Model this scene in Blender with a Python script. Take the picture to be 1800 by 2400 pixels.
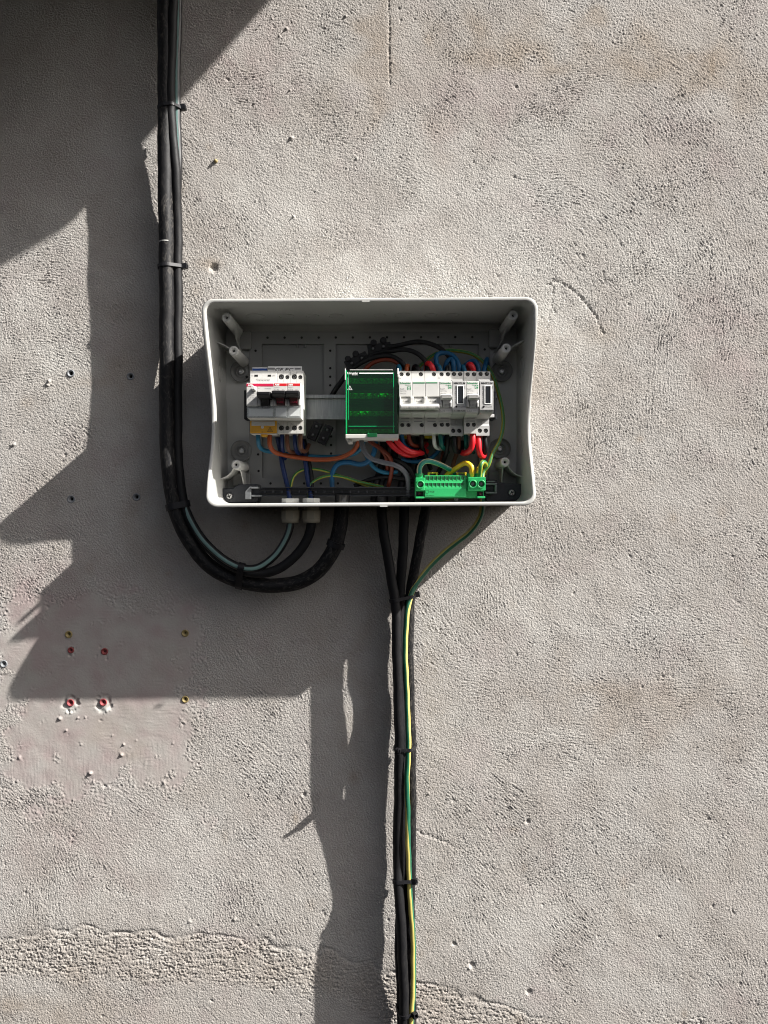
import bpy, bmesh, math, random
import numpy as np
from mathutils import Vector, Matrix
random.seed(7)
for o in list(bpy.data.objects): bpy.data.objects.remove(o)
S = bpy.context.scene
C = S.collection
# ---------------------------------------------------------------- camera, sky, sun, exposure
ZC, FP = 1085.0, 1734.0                       # camera distance (mm) and focal length in photo pixels
H0 = 1.5                                      # height of the picture centre above ground (m)
cam = bpy.data.cameras.new('camera'); cam_o = bpy.data.objects.new('camera', cam); C.objects.link(cam_o)
cam.sensor_fit = 'VERTICAL'; cam.sensor_height = 24.0; cam.lens = 24.0*FP/2400.0
cam.clip_start = 0.01; cam.clip_end = 100
cam_o.location = (0, -ZC/1000, H0); cam_o.rotation_euler = (math.pi/2, 0, 0)
S.camera = cam_o
LX, LZ = 2.88, 2.55                           # run of the sunlight per unit of depth: to the right, up
SUN_EL = math.atan2(LZ, math.hypot(LX, 1.0)); SUN_AZ = math.atan2(LX, -1.0)
world = bpy.data.worlds.new('World'); S.world = world; world.use_nodes = True
wn = world.node_tree; wn.nodes.clear()
sky = wn.nodes.new('ShaderNodeTexSky'); sky.sky_type = 'NISHITA'; sky.sun_disc = False
sky.sun_elevation = SUN_EL; sky.sun_rotation = SUN_AZ; sky.dust_density = 4.5; sky.ozone_density = 0.0; sky.air_density = 0.62
bg = wn.nodes.new('ShaderNodeBackground'); bg.inputs['Strength'].default_value = 0.05
wo = wn.nodes.new('ShaderNodeOutputWorld')
hs = wn.nodes.new('ShaderNodeHueSaturation'); hs.inputs['Saturation'].default_value = 0.5
wn.links.new(sky.outputs[0], hs.inputs['Color']); wn.links.new(hs.outputs[0], bg.inputs[0]); wn.links.new(bg.outputs[0], wo.inputs[0])
sun = bpy.data.lights.new('sun', 'SUN'); sun.energy = 5.0; sun.angle = math.radians(0.53); sun.color = (1.0, 0.965, 0.92)
sun_o = bpy.data.objects.new('sun', sun); C.objects.link(sun_o)
sun_o.rotation_euler = Vector((-LX, 1.0, -LZ)).to_track_quat('-Z', 'Y').to_euler()
sun_o.location = (2, -1, 4)
S.view_settings.view_transform = 'Standard'; S.view_settings.look = 'None'
S.view_settings.exposure = 1.36; S.view_settings.gamma = 1
S.render.engine = 'CYCLES'
S.cycles.filter_width = 1.05; S.cycles.max_bounces = 8; S.cycles.transparent_max_bounces = 16

# ---------------------------------------------------------------- coordinates
# panel coordinates in mm: x right, z up (0 = picture centre), d = depth out of the wall
def W(x, z, d): return Vector((x/1000.0, -d/1000.0, z/1000.0 + H0))
def mm(px, py, d):                            # point of the place seen at a photo pixel at depth d
    k = (ZC-d)/FP
    return ((px-900.0)*k, (1200.0-py)*k, d)
def X(px, d): return (px-900.0)*(ZC-d)/FP
def Zp(py, d): return (1200.0-py)*(ZC-d)/FP
OFF = {}

# ---------------------------------------------------------------- materials
def N(nt, t, **kw):
    n = nt.nodes.new(t)
    for k, v in kw.items(): setattr(n, k, v)
    return n
def newmat(name):
    m = bpy.data.materials.new(name); m.use_nodes = True
    nt = m.node_tree; b = nt.nodes['Principled BSDF']
    return m, nt, b
def plastic(name, col, rough=0.45, var=0.08, dirt=0.0, dirtcol=(0.25, 0.22, 0.18), metal=0.0, bump=0.0, scale=60, spec=0.5):
    m, nt, b = newmat(name)
    tc = N(nt, 'ShaderNodeTexCoord')
    n1 = N(nt, 'ShaderNodeTexNoise'); n1.inputs['Scale'].default_value = scale; n1.inputs['Detail'].default_value = 5
    nt.links.new(tc.outputs['Object'], n1.inputs['Vector'])
    r = N(nt, 'ShaderNodeMapRange'); r.inputs['To Min'].default_value = 1-var; r.inputs['To Max'].default_value = 1+var
    r.inputs['From Min'].default_value = 0.3; r.inputs['From Max'].default_value = 0.7
    nt.links.new(n1.outputs['Fac'], r.inputs['Value'])
    mx = N(nt, 'ShaderNodeVectorMath', operation='SCALE'); mx.inputs[0].default_value = col
    nt.links.new(r.outputs[0], mx.inputs['Scale'])
    src = mx.outputs[0]
    if dirt > 0:
        n2 = N(nt, 'ShaderNodeTexNoise'); n2.inputs['Scale'].default_value = scale*3.1; n2.inputs['Detail'].default_value = 8; n2.inputs['Roughness'].default_value = 0.7
        nt.links.new(tc.outputs['Object'], n2.inputs['Vector'])
        r2 = N(nt, 'ShaderNodeMapRange'); r2.inputs['From Min'].default_value = 0.52; r2.inputs['From Max'].default_value = 0.75
        r2.inputs['To Max'].default_value = dirt
        nt.links.new(n2.outputs['Fac'], r2.inputs['Value'])
        mix = N(nt, 'ShaderNodeMix', data_type='RGBA'); mix.inputs[7].default_value = (*dirtcol, 1)
        nt.links.new(r2.outputs[0], mix.inputs[0]); nt.links.new(src, mix.inputs[6]); src = mix.outputs[2]
    nt.links.new(src, b.inputs['Base Color'])
    rr = N(nt, 'ShaderNodeMapRange'); rr.inputs['To Min'].default_value = max(0.02, rough-0.08); rr.inputs['To Max'].default_value = min(1, rough+0.1)
    nt.links.new(n1.outputs['Fac'], rr.inputs['Value']); nt.links.new(rr.outputs[0], b.inputs['Roughness'])
    b.inputs['Metallic'].default_value = metal; b.inputs['Specular IOR Level'].default_value = spec
    if bump > 0:
        n3 = N(nt, 'ShaderNodeTexNoise'); n3.inputs['Scale'].default_value = 900; n3.inputs['Detail'].default_value = 3
        nt.links.new(tc.outputs['Object'], n3.inputs['Vector'])
        bp = N(nt, 'ShaderNodeBump'); bp.inputs['Strength'].default_value = bump; bp.inputs['Distance'].default_value = 0.0005
        nt.links.new(n3.outputs['Fac'], bp.inputs['Height']); nt.links.new(bp.outputs[0], b.inputs['Normal'])
    return m

def cable_mat(name, base, scr, amount):
    """black sheath with dusty lengthwise scuffs (UV: u round, v along in metres)"""
    m, nt, b = newmat(name)
    uv = N(nt, 'ShaderNodeUVMap'); uv.uv_map = 'uv'
    mp = N(nt, 'ShaderNodeMapping'); mp.inputs['Scale'].default_value = (9, 55, 1)
    nt.links.new(uv.outputs[0], mp.inputs[0])
    n1 = N(nt, 'ShaderNodeTexNoise'); n1.inputs['Scale'].default_value = 1.6; n1.inputs['Detail'].default_value = 7; n1.inputs['Roughness'].default_value = 0.65; n1.inputs['Distortion'].default_value = 1.2
    nt.links.new(mp.outputs[0], n1.inputs['Vector'])
    tc = N(nt, 'ShaderNodeTexCoord')
    n2 = N(nt, 'ShaderNodeTexNoise'); n2.inputs['Scale'].default_value = 14; n2.inputs['Detail'].default_value = 3
    nt.links.new(tc.outputs['Object'], n2.inputs['Vector'])
    r = N(nt, 'ShaderNodeMapRange'); r.inputs['From Min'].default_value = 0.5; r.inputs['From Max'].default_value = 0.78
    nt.links.new(n1.outputs['Fac'], r.inputs['Value'])
    r2 = N(nt, 'ShaderNodeMapRange'); r2.inputs['From Min'].default_value = 0.35; r2.inputs['From Max'].default_value = 0.65; r2.inputs['To Min'].default_value = 0.25
    nt.links.new(n2.outputs['Fac'], r2.inputs['Value'])
    mu = N(nt, 'ShaderNodeMath', operation='MULTIPLY'); nt.links.new(r.outputs[0], mu.inputs[0]); nt.links.new(r2.outputs[0], mu.inputs[1])
    mu2 = N(nt, 'ShaderNodeMath', operation='MULTIPLY'); nt.links.new(mu.outputs[0], mu2.inputs[0]); mu2.inputs[1].default_value = amount
    mix = N(nt, 'ShaderNodeMix', data_type='RGBA'); mix.inputs[6].default_value = (*base, 1); mix.inputs[7].default_value = (*scr, 1)
    nt.links.new(mu2.outputs[0], mix.inputs[0]); nt.links.new(mix.outputs[2], b.inputs['Base Color'])
    rg = N(nt, 'ShaderNodeMapRange'); rg.inputs['To Min'].default_value = 0.42; rg.inputs['To Max'].default_value = 0.75
    nt.links.new(n1.outputs['Fac'], rg.inputs['Value']); nt.links.new(rg.outputs[0], b.inputs['Roughness'])
    b.inputs['Specular IOR Level'].default_value = 0.24
    bp = N(nt, 'ShaderNodeBump'); bp.inputs['Strength'].default_value = 0.25; bp.inputs['Distance'].default_value = 0.0006
    nt.links.new(n1.outputs['Fac'], bp.inputs['Height']); nt.links.new(bp.outputs[0], b.inputs['Normal'])
    return m

def stripe_mat(name, ca, cb, centre, half, rough=0.4, edge=0.012, two=False):
    """insulation with a coloured stripe running along it (u = angle round the wire / 2 pi)"""
    m, nt, b = newmat(name)
    uv = N(nt, 'ShaderNodeUVMap'); uv.uv_map = 'uv'
    sx = N(nt, 'ShaderNodeSeparateXYZ'); nt.links.new(uv.outputs[0], sx.inputs[0])
    if two:
        w = N(nt, 'ShaderNodeMath', operation='MULTIPLY'); w.inputs[1].default_value = 2; nt.links.new(sx.outputs[0], w.inputs[0])
        f = N(nt, 'ShaderNodeMath', operation='FRACT'); nt.links.new(w.outputs[0], f.inputs[0]); us = f.outputs[0]
    else: us = sx.outputs[0]
    s0 = N(nt, 'ShaderNodeMath', operation='SUBTRACT'); nt.links.new(us, s0.inputs[0]); s0.inputs[1].default_value = centre-0.5
    sf = N(nt, 'ShaderNodeMath', operation='FRACT'); nt.links.new(s0.outputs[0], sf.inputs[0])
    s = N(nt, 'ShaderNodeMath', operation='SUBTRACT'); nt.links.new(sf.outputs[0], s.inputs[0]); s.inputs[1].default_value = 0.5
    a = N(nt, 'ShaderNodeMath', operation='ABSOLUTE'); nt.links.new(s.outputs[0], a.inputs[0])
    r = N(nt, 'ShaderNodeMapRange'); r.inputs['From Min'].default_value = half-edge; r.inputs['From Max'].default_value = half+edge
    r.inputs['To Min'].default_value = 1; r.inputs['To Max'].default_value = 0
    nt.links.new(a.outputs[0], r.inputs['Value'])
    tc = N(nt, 'ShaderNodeTexCoord')
    n1 = N(nt, 'ShaderNodeTexNoise'); n1.inputs['Scale'].default_value = 70; n1.inputs['Detail'].default_value = 6
    nt.links.new(tc.outputs['Object'], n1.inputs['Vector'])
    mix = N(nt, 'ShaderNodeMix', data_type='RGBA'); mix.inputs[6].default_value = (*ca, 1); mix.inputs[7].default_value = (*cb, 1)
    nt.links.new(r.outputs[0], mix.inputs[0])
    rr = N(nt, 'ShaderNodeMapRange'); rr.inputs['To Min'].default_value = 0.8; rr.inputs['To Max'].default_value = 1.15
    nt.links.new(n1.outputs['Fac'], rr.inputs['Value'])
    sc = N(nt, 'ShaderNodeVectorMath', operation='SCALE'); nt.links.new(mix.outputs[2], sc.inputs[0]); nt.links.new(rr.outputs[0], sc.inputs['Scale'])
    nt.links.new(sc.outputs[0], b.inputs['Base Color']); b.inputs['Roughness'].default_value = rough
    return m

def tinted(name, col, rough=0.08, dif=0.1):
    m, nt, b = newmat(name); nt.nodes.remove(b)
    out = nt.nodes['Material Output']
    t = N(nt, 'ShaderNodeBsdfTransparent'); t.inputs[0].default_value = (*col, 1)
    g = N(nt, 'ShaderNodeBsdfGlossy'); g.inputs['Roughness'].default_value = rough; g.inputs[0].default_value = (1, 1, 1, 1)
    df = N(nt, 'ShaderNodeBsdfDiffuse')
    dc = tuple(min(1, c*1.0) for c in col); df.inputs[0].default_value = (*dc, 1)
    m1 = N(nt, 'ShaderNodeMixShader'); m1.inputs[0].default_value = dif
    nt.links.new(t.outputs[0], m1.inputs[1]); nt.links.new(df.outputs[0], m1.inputs[2])
    lw = N(nt, 'ShaderNodeLayerWeight'); lw.inputs[0].default_value = 0.5
    pw = N(nt, 'ShaderNodeMath', operation='POWER'); nt.links.new(lw.outputs['Facing'], pw.inputs[0]); pw.inputs[1].default_value = 4
    fr = N(nt, 'ShaderNodeMapRange'); fr.inputs['To Min'].default_value = 0.03; fr.inputs['To Max'].default_value = 0.6; nt.links.new(pw.outputs[0], fr.inputs['Value'])
    m2 = N(nt, 'ShaderNodeMixShader'); nt.links.new(fr.outputs[0], m2.inputs[0])
    nt.links.new(m1.outputs[0], m2.inputs[1]); nt.links.new(g.outputs[0], m2.inputs[2])
    nt.links.new(m2.outputs[0], out.inputs[0])
    return m

M = {}
M['shell'] = plastic('grey_white_plastic', (0.45, 0.45, 0.428), 0.36, 0.06, 0.22, (0.35, 0.33, 0.30), scale=12)
M['plate'] = plastic('back_panel_plastic', (0.205, 0.205, 0.197), 0.5, 0.05, 0.15, (0.2, 0.19, 0.18), scale=18)
M['hole'] = plastic('hole_shade_black', (0.006, 0.006, 0.006), 0.9, 0.05)  # black painted in for the shade inside holes and slots
M['white'] = plastic('white_breaker_plastic', (0.56, 0.555, 0.53), 0.42, 0.05, 0.22, (0.42, 0.39, 0.33), scale=40)
M['cream'] = plastic('light_grey_breaker_plastic', (0.52, 0.51, 0.475), 0.45, 0.05, 0.22, (0.4, 0.37, 0.3), scale=40)
M['meter'] = plastic('meter_grey_plastic', (0.43, 0.43, 0.42), 0.45, 0.04, 0.05, scale=40)
M['black'] = plastic('black_plastic', (0.009, 0.009, 0.010), 0.45, 0.15, 0.25, (0.045, 0.04, 0.036), scale=80, spec=0.22)
M['tie'] = plastic('cable_tie_nylon', (0.010, 0.010, 0.012), 0.4, 0.15, 0.3, (0.06, 0.05, 0.045), scale=120, spec=0.3)
M['dkgrey'] = plastic('dark_slate_plastic', (0.013, 0.015, 0.020), 0.4, 0.1, 0.2, (0.08, 0.08, 0.08), scale=60)
M['clip'] = plastic('grey_clip_plastic', (0.10, 0.105, 0.11), 0.4, 0.1)
M['steel'] = plastic('zinc_steel', (0.62, 0.62, 0.60), 0.34, 0.12, 0.3, (0.25, 0.24, 0.22), metal=1.0, scale=50)
M['screw'] = plastic('screw_steel', (0.5, 0.5, 0.49), 0.35, 0.2, 0.4, (0.12, 0.11, 0.1), metal=1.0, scale=400)
M['dscrew'] = plastic('dark_terminal_screw', (0.16, 0.16, 0.16), 0.4, 0.3, metal=0.8, scale=400)
M['green'] = plastic('green_terminal_plastic', (0.010, 0.30, 0.085), 0.45, 0.06, scale=60)
M['dgreen'] = plastic('green_shade_and_lettering', (0.004, 0.085, 0.025), 0.5, 0.08)  # darker green standing for the shade in the slots; also colours the lettering
M['amber'] = plastic('amber_plastic', (0.62, 0.31, 0.012), 0.4, 0.06)
M['red'] = plastic('red_print', (0.62, 0.012, 0.02), 0.4, 0.03)
M['crimson'] = plastic('crimson_print', (0.52, 0.010, 0.055), 0.4, 0.03)
M['dred'] = plastic('dark_red_lever', (0.055, 0.006, 0.008), 0.4, 0.1)
M['blueprint'] = plastic('blue_label_print', (0.01, 0.06, 0.28), 0.4, 0.05)
M['ink'] = plastic('black_ink', (0.02, 0.02, 0.02), 0.6, 0.05)
M['greyink'] = plastic('grey_ink', (0.22, 0.22, 0.22), 0.6, 0.05)
M['greenink'] = plastic('green_ink', (0.01, 0.20, 0.07), 0.6, 0.05)
M['whiteink'] = plastic('white_ink', (0.85, 0.85, 0.83), 0.5, 0.02)
M['label'] = plastic('white_paper_label', (0.75, 0.75, 0.73), 0.5, 0.03)
M['lcd'] = plastic('dark_lcd_glass', (0.008, 0.010, 0.012), 0.12, 0.2)
M['gland'] = plastic('beige_gland_nylon', (0.44, 0.40, 0.31), 0.42, 0.05, 0.15, (0.3, 0.25, 0.18), scale=60)
M['brass'] = plastic('brass_terminal', (0.45, 0.36, 0.16), 0.3, 0.2, metal=0.9, scale=300)
M['yellow'] = plastic('yellow_plastic', (0.55, 0.42, 0.01), 0.45, 0.06)
M['clear'] = tinted('clear_label_window', (0.88, 0.90, 0.90), rough=0.12)
M['lid'] = tinted('green_tinted_lid', (0.03, 0.66, 0.26), rough=0.06, dif=0.008)
M['lidedge'] = tinted('green_tinted_lid_edge', (0.01, 0.60, 0.20), rough=0.1, dif=0.6)
M['cable'] = cable_mat('black_cable_sheath', (0.006, 0.006, 0.007), (0.14, 0.13, 0.115), 0.8)
M['cable2'] = cable_mat('black_cable_sheath_clean', (0.007, 0.007, 0.008), (0.05, 0.045, 0.04), 0.35)
M['striped'] = stripe_mat('black_sheath_pale_stripe', (0.010, 0.010, 0.011), (0.13, 0.22, 0.205), 0.25, 0.07, 0.42)
EY, EG = (0.52, 0.44, 0.13), (0.016, 0.11, 0.06)
M['earth'] = stripe_mat('green_yellow_insulation', EY, EG, 0.37, 0.17, 0.42)
M['earth2'] = stripe_mat('yellow_green_insulation', (0.30, 0.29, 0.03), (0.02, 0.14, 0.03), 0.2, 0.10, 0.42)
M['earth3'] = stripe_mat('pale_green_insulation', (0.55, 0.50, 0.32), (0.004, 0.18, 0.13), 0.22, 0.13, 0.42)
M['earth4'] = stripe_mat('yellow_insulation', (0.75, 0.46, 0.02), (0.02, 0.10, 0.02), 0.95, 0.14, 0.42)
WC = {'blue': (0.012, 0.16, 0.36), 'dblue': (0.010, 0.035, 0.16), 'lblue': (0.02, 0.24, 0.42), 'red': (0.44, 0.012, 0.022), 'orange': (0.55, 0.11, 0.025),
      'brown': (0.22, 0.085, 0.045), 'black': (0.010, 0.010, 0.011), 'grey': (0.20, 0.21, 0.24), 'white': (0.42, 0.46, 0.46), 'teal': (0.01, 0.20, 0.17), 'rust': (0.30, 0.05, 0.02)}
for k, v in WC.items(): M['w_'+k] = plastic(k+'_wire_insulation', tuple(c*0.46 for c in v), 0.42, 0.08, 0.12, (0.14, 0.125, 0.11), scale=120, spec=0.3)

# ---------------------------------------------------------------- mesh helpers
def setp(o, label=None, cat=None, group=None, kind=None):
    if label: o['label'] = label
    if cat: o['category'] = cat
    if group: o['group'] = group
    if kind: o['kind'] = kind
    return o
def thing(name, label, cat, loc, group=None):
    """an Empty at the thing's base (loc in panel mm); its parts are parented to it"""
    o = bpy.data.objects.new(name, None); C.objects.link(o); o.empty_display_size = 0.01
    w = W(*loc); o.location = w; OFF[o] = w
    return setp(o, label, cat, group)
class MB:
    def __init__(s): s.v = []; s.f = []; s.sm = []; s.uv = []
    def add(s, vs, fs, smooth=False, uvs=None):
        b = len(s.v); s.v += [tuple(v) for v in vs]
        for i, f in enumerate(fs):
            s.f.append([b+k for k in f]); s.sm.append(smooth); s.uv.append(uvs[i] if uvs else None)
        return s
    def box(s, x0, x1, z0, z1, d0, d1):
        vs = [W(x, z, d) for x in (x0, x1) for z in (z0, z1) for d in (d0, d1)]
        return s.add(vs, [(0, 1, 3, 2), (4, 6, 7, 5), (0, 4, 5, 1), (2, 3, 7, 6), (0, 2, 6, 4), (1, 5, 7, 3)])
    def prism(s, poly, x0, x1):
        """polygon of (z, d) pushed along x"""
        n = len(poly)
        vs = [W(x0, z, d) for z, d in poly] + [W(x1, z, d) for z, d in poly]
        fs = [tuple(range(n)), tuple(range(2*n-1, n-1, -1))] + [(i, i+n, (i+1) % n+n, (i+1) % n) for i in range(n)]
        return s.add(vs, fs)
    def plan(s, poly, d0, d1):
        """polygon of (x, z) pushed out along depth"""
        n = len(poly)
        vs = [W(x, z, d0) for x, z in poly] + [W(x, z, d1) for x, z in poly]
        fs = [tuple(range(n)), tuple(range(2*n-1, n-1, -1))] + [(i, i+n, (i+1) % n+n, (i+1) % n) for i in range(n)]
        return s.add(vs, fs)
    def lathe(s, cx, cz, prof, n=20, cap0=False, cap1=True):
        """profile (r, d) turned round an axis pointing out of the wall"""
        vs = []; fs = []
        for r, d in prof:
            for k in range(n):
                a = 2*math.pi*k/n; vs.append(W(cx+r*math.cos(a), cz+r*math.sin(a), d))
        for j in range(len(prof)-1):
            for k in range(n): fs.append((j*n+k, j*n+(k+1) % n, (j+1)*n+(k+1) % n, (j+1)*n+k))
        s.add(vs, fs, True)
        if cap1: s.add(vs[-n:], [tuple(range(n))])
        if cap0: s.add(vs[:n], [tuple(range(n))[::-1]])
        return s
    def lathez(s, cx, cd, prof, n=20, smooth=True, a0=0):
        """profile (r, z) turned round a vertical axis"""
        vs = []; fs = []
        for r, z in prof:
            for k in range(n):
                a = a0+2*math.pi*k/n; vs.append(W(cx+r*math.cos(a), z, cd+r*math.sin(a)))
        for j in range(len(prof)-1):
            for k in range(n): fs.append((j*n+k, j*n+(k+1) % n, (j+1)*n+(k+1) % n, (j+1)*n+k))
        s.add(vs, fs, smooth); s.add(vs[-n:], [tuple(range(n))]); s.add(vs[:n], [tuple(range(n))[::-1]])
        return s
    def holed(s, x0, x1, z0, z1, d0, d1, holes, n=20):
        """plate between depths d0 and d1 with real round holes; holes sorted by x, one per column"""
        cuts = [x0]+[(holes[i][0]+holes[i+1][0])/2 for i in range(len(holes)-1)]+[x1]
        for i, (cx, cz, r) in enumerate(holes):
            a0, a1 = cuts[i], cuts[i+1]
            angs = [math.atan2(z-cz, x-cx) for x, z in ((a1, z1), (a0, z1), (a0, z0), (a1, z0))]
            A = sorted(set([2*math.pi*k/n-math.pi for k in range(n)]+angs))
            out = []; inn = []
            for a in A:
                c, q = math.cos(a), math.sin(a)
                t = min(((a1-cx)/c if c > 1e-9 else (a0-cx)/c if c < -1e-9 else 1e9), ((z1-cz)/q if q > 1e-9 else (z0-cz)/q if q < -1e-9 else 1e9))
                out.append((cx+t*c, cz+t*q)); inn.append((cx+r*c, cz+r*q))
            m = len(A)
            vs = [W(x, z, d1) for x, z in out]+[W(x, z, d1) for x, z in inn]+[W(x, z, d0) for x, z in inn]+[W(x, z, d0) for x, z in out]
            fs = []
            for k in range(m):
                k2 = (k+1) % m
                fs += [(k, k2, m+k2, m+k), (m+k, m+k2, 2*m+k2, 2*m+k)]
                if i in (0, len(holes)-1) or True: fs.append((3*m+k, 3*m+k2, k2, k))
            s.add(vs, fs)
        return s
    def build(s, name, mat, parent=None, bevel=0.0, label=None, segs=2, kind=None):
        off = OFF.get(parent, Vector((0, 0, 0)))
        me = bpy.data.meshes.new(name)
        me.from_pydata([(v[0]-off[0], v[1]-off[1], v[2]-off[2]) for v in s.v], [], s.f)
        me.polygons.foreach_set('use_smooth', s.sm)
        if any(u is not None for u in s.uv):
            l = me.uv_layers.new(name='uv'); k = 0
            for u, p in zip(s.uv, s.f):
                for j in range(len(p)):
                    if u is not None: l.data[k].uv = u[j]
                    k += 1
        me.materials.append(mat); me.update()
        bm = bmesh.new(); bm.from_mesh(me); bmesh.ops.recalc_face_normals(bm, faces=bm.faces); bm.to_mesh(me); bm.free()
        o = bpy.data.objects.new(name, me); C.objects.link(o)
        if parent is not None: o.parent = parent; OFF[o] = off
        else: OFF[o] = Vector((0, 0, 0))
        if bevel > 0:
            b = o.modifiers.new('bevel', 'BEVEL'); b.width = bevel/1000.0; b.segments = segs; b.limit_method = 'ANGLE'; b.angle_limit = math.radians(35)
        if label: o['label'] = label
        if kind: o['kind'] = kind
        return o
def copy_tree(o, dx=0, dz=0, parent=None):
    c = o.copy(); C.objects.link(c)
    if parent is not None: c.parent = parent
    else: c.location = o.location + Vector((dx/1000.0, 0, dz/1000.0)); OFF[c] = c.location.copy()
    for ch in [q for q in bpy.data.objects if q.parent == o]: copy_tree(ch, parent=c)
    return c
_txt = {}
def text_geo(body, size, shear=0.0, bold=0.0):
    key = (body, size, shear, bold)
    if key not in _txt:
        cu = bpy.data.curves.new('t', 'FONT'); cu.body = body; cu.size = 1.0; cu.shear = shear; cu.offset = bold; cu.resolution_u = 2
        ob = bpy.data.objects.new('t', cu); C.objects.link(ob)
        dg = bpy.context.evaluated_depsgraph_get(); dg.update()
        me = bpy.data.meshes.new_from_object(ob.evaluated_get(dg))
        vs = [(v.co.x*size, v.co.y*size) for v in me.vertices]; fs = [tuple(p.vertices) for p in me.polygons]
        bpy.data.objects.remove(ob); bpy.data.curves.remove(cu); bpy.data.meshes.remove(me)
        _txt[key] = (vs, fs)
    return _txt[key]
def text(mb, body, x, z, d, size, shear=0.0, bold=0.0, rot=0.0, width=None, mid=False):
    """flat print: (x, z) is the left end of the base line"""
    vs, fs = text_geo(body, size, shear, bold)
    if not vs: return mb
    xs = [v[0] for v in vs]; w = max(xs)-min(xs); k = (width/w) if width else 1.0
    ox = -min(xs)*k - (w*k/2 if mid else 0)
    c, q = math.cos(rot), math.sin(rot)
    out = []
    for a, b in vs:
        a = a*k+ox; out.append(W(x+a*c-b*q, z+a*q+b*c, d))
    return mb.add(out, fs)

def spline(pts, step=2.5):
    """Catmull-Rom through 3D points (mm)"""
    P = [Vector(p) for p in pts]; P = [2*P[0]-P[1]]+P+[2*P[-1]-P[-2]]
    out = []
    for i in range(1, len(P)-2):
        a, b, c, d = P[i-1], P[i], P[i+1], P[i+2]
        n = max(2, int((c-b).length/step))
        for k in range(n):
            t = k/n
            out.append(0.5*((2*b)+(c-a)*t+(2*a-5*b+4*c-d)*t*t+(3*b-a-3*c+d)*t**3))
    out.append(P[-2]); return out
def tube(mb, path, r, n=12, twist=0.0, a0=0.0, caps=True, phase=None):
    """round wire along a path of panel-mm points; u=0.25 faces out of the wall"""
    L = len(path); rings = []; acc = 0.0; lens = []
    prevn = None
    for i, p in enumerate(path):
        t = (path[min(i+1, L-1)]-path[max(i-1, 0)]).normalized()
        ref = Vector((0, 0, 1)) if prevn is None or abs(t.z) < 0.6 else prevn
        if prevn is None and abs(t.z) > 0.9: ref = Vector((1, 0, 0))
        nn = (ref-t*ref.dot(t)).normalized(); prevn = nn
        bb = t.cross(nn).normalized()
        if i: acc += (p-path[i-1]).length
        lens.append(acc)
        rings.append([(p+(bb*math.cos(2*math.pi*k/n+a0+twist*acc)+nn*math.sin(2*math.pi*k/n+a0+twist*acc))*r) for k in range(n)])
    vs = [W(*q) for ring in rings for q in ring]
    fs = []; uvs = []
    for i in range(L-1):
        for k in range(n):
            k2 = (k+1) % n
            fs.append((i*n+k, i*n+k2, (i+1)*n+k2, (i+1)*n+k))
            pa, pb = (phase(lens[i])+2, phase(lens[i+1])+2) if phase else (0, 0)
            uvs.append([(k/n-pa+4*(pa > 0), lens[i]/1000), ((k+1)/n-pa+4*(pa > 0), lens[i]/1000), ((k+1)/n-pb+4*(pb > 0), lens[i+1]/1000), (k/n-pb+4*(pb > 0), lens[i+1]/1000)])
    mb.add(vs, fs, True, uvs)
    if caps: mb.add(vs[:n], [tuple(range(n))]); mb.add(vs[-n:], [tuple(range(n))[::-1]])
    return mb
CABLES = {}
def cable(name, label, cat, mat, r, pts, group=None, n=20, key=None, twist=0.0, a0=0.0, step=4, phase=None):
    path = spline([mm(*p) for p in pts], step)
    if n > 12:                                 # heavy cable never hangs quite true
        q0 = r*1.7
        path = [Vector((p.x+0.35*math.sin(p.y*0.071+q0)+0.18*math.sin(p.y*0.19+2*q0), p.y, p.z+0.3*math.sin(p.y*0.053+q0*3))) for p in path]
    if key: CABLES[key] = (path, r)
    o = tube(MB(), path, r, n, twist, a0, phase=phase).build(name, mat)
    return setp(o, label, cat, group)

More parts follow.
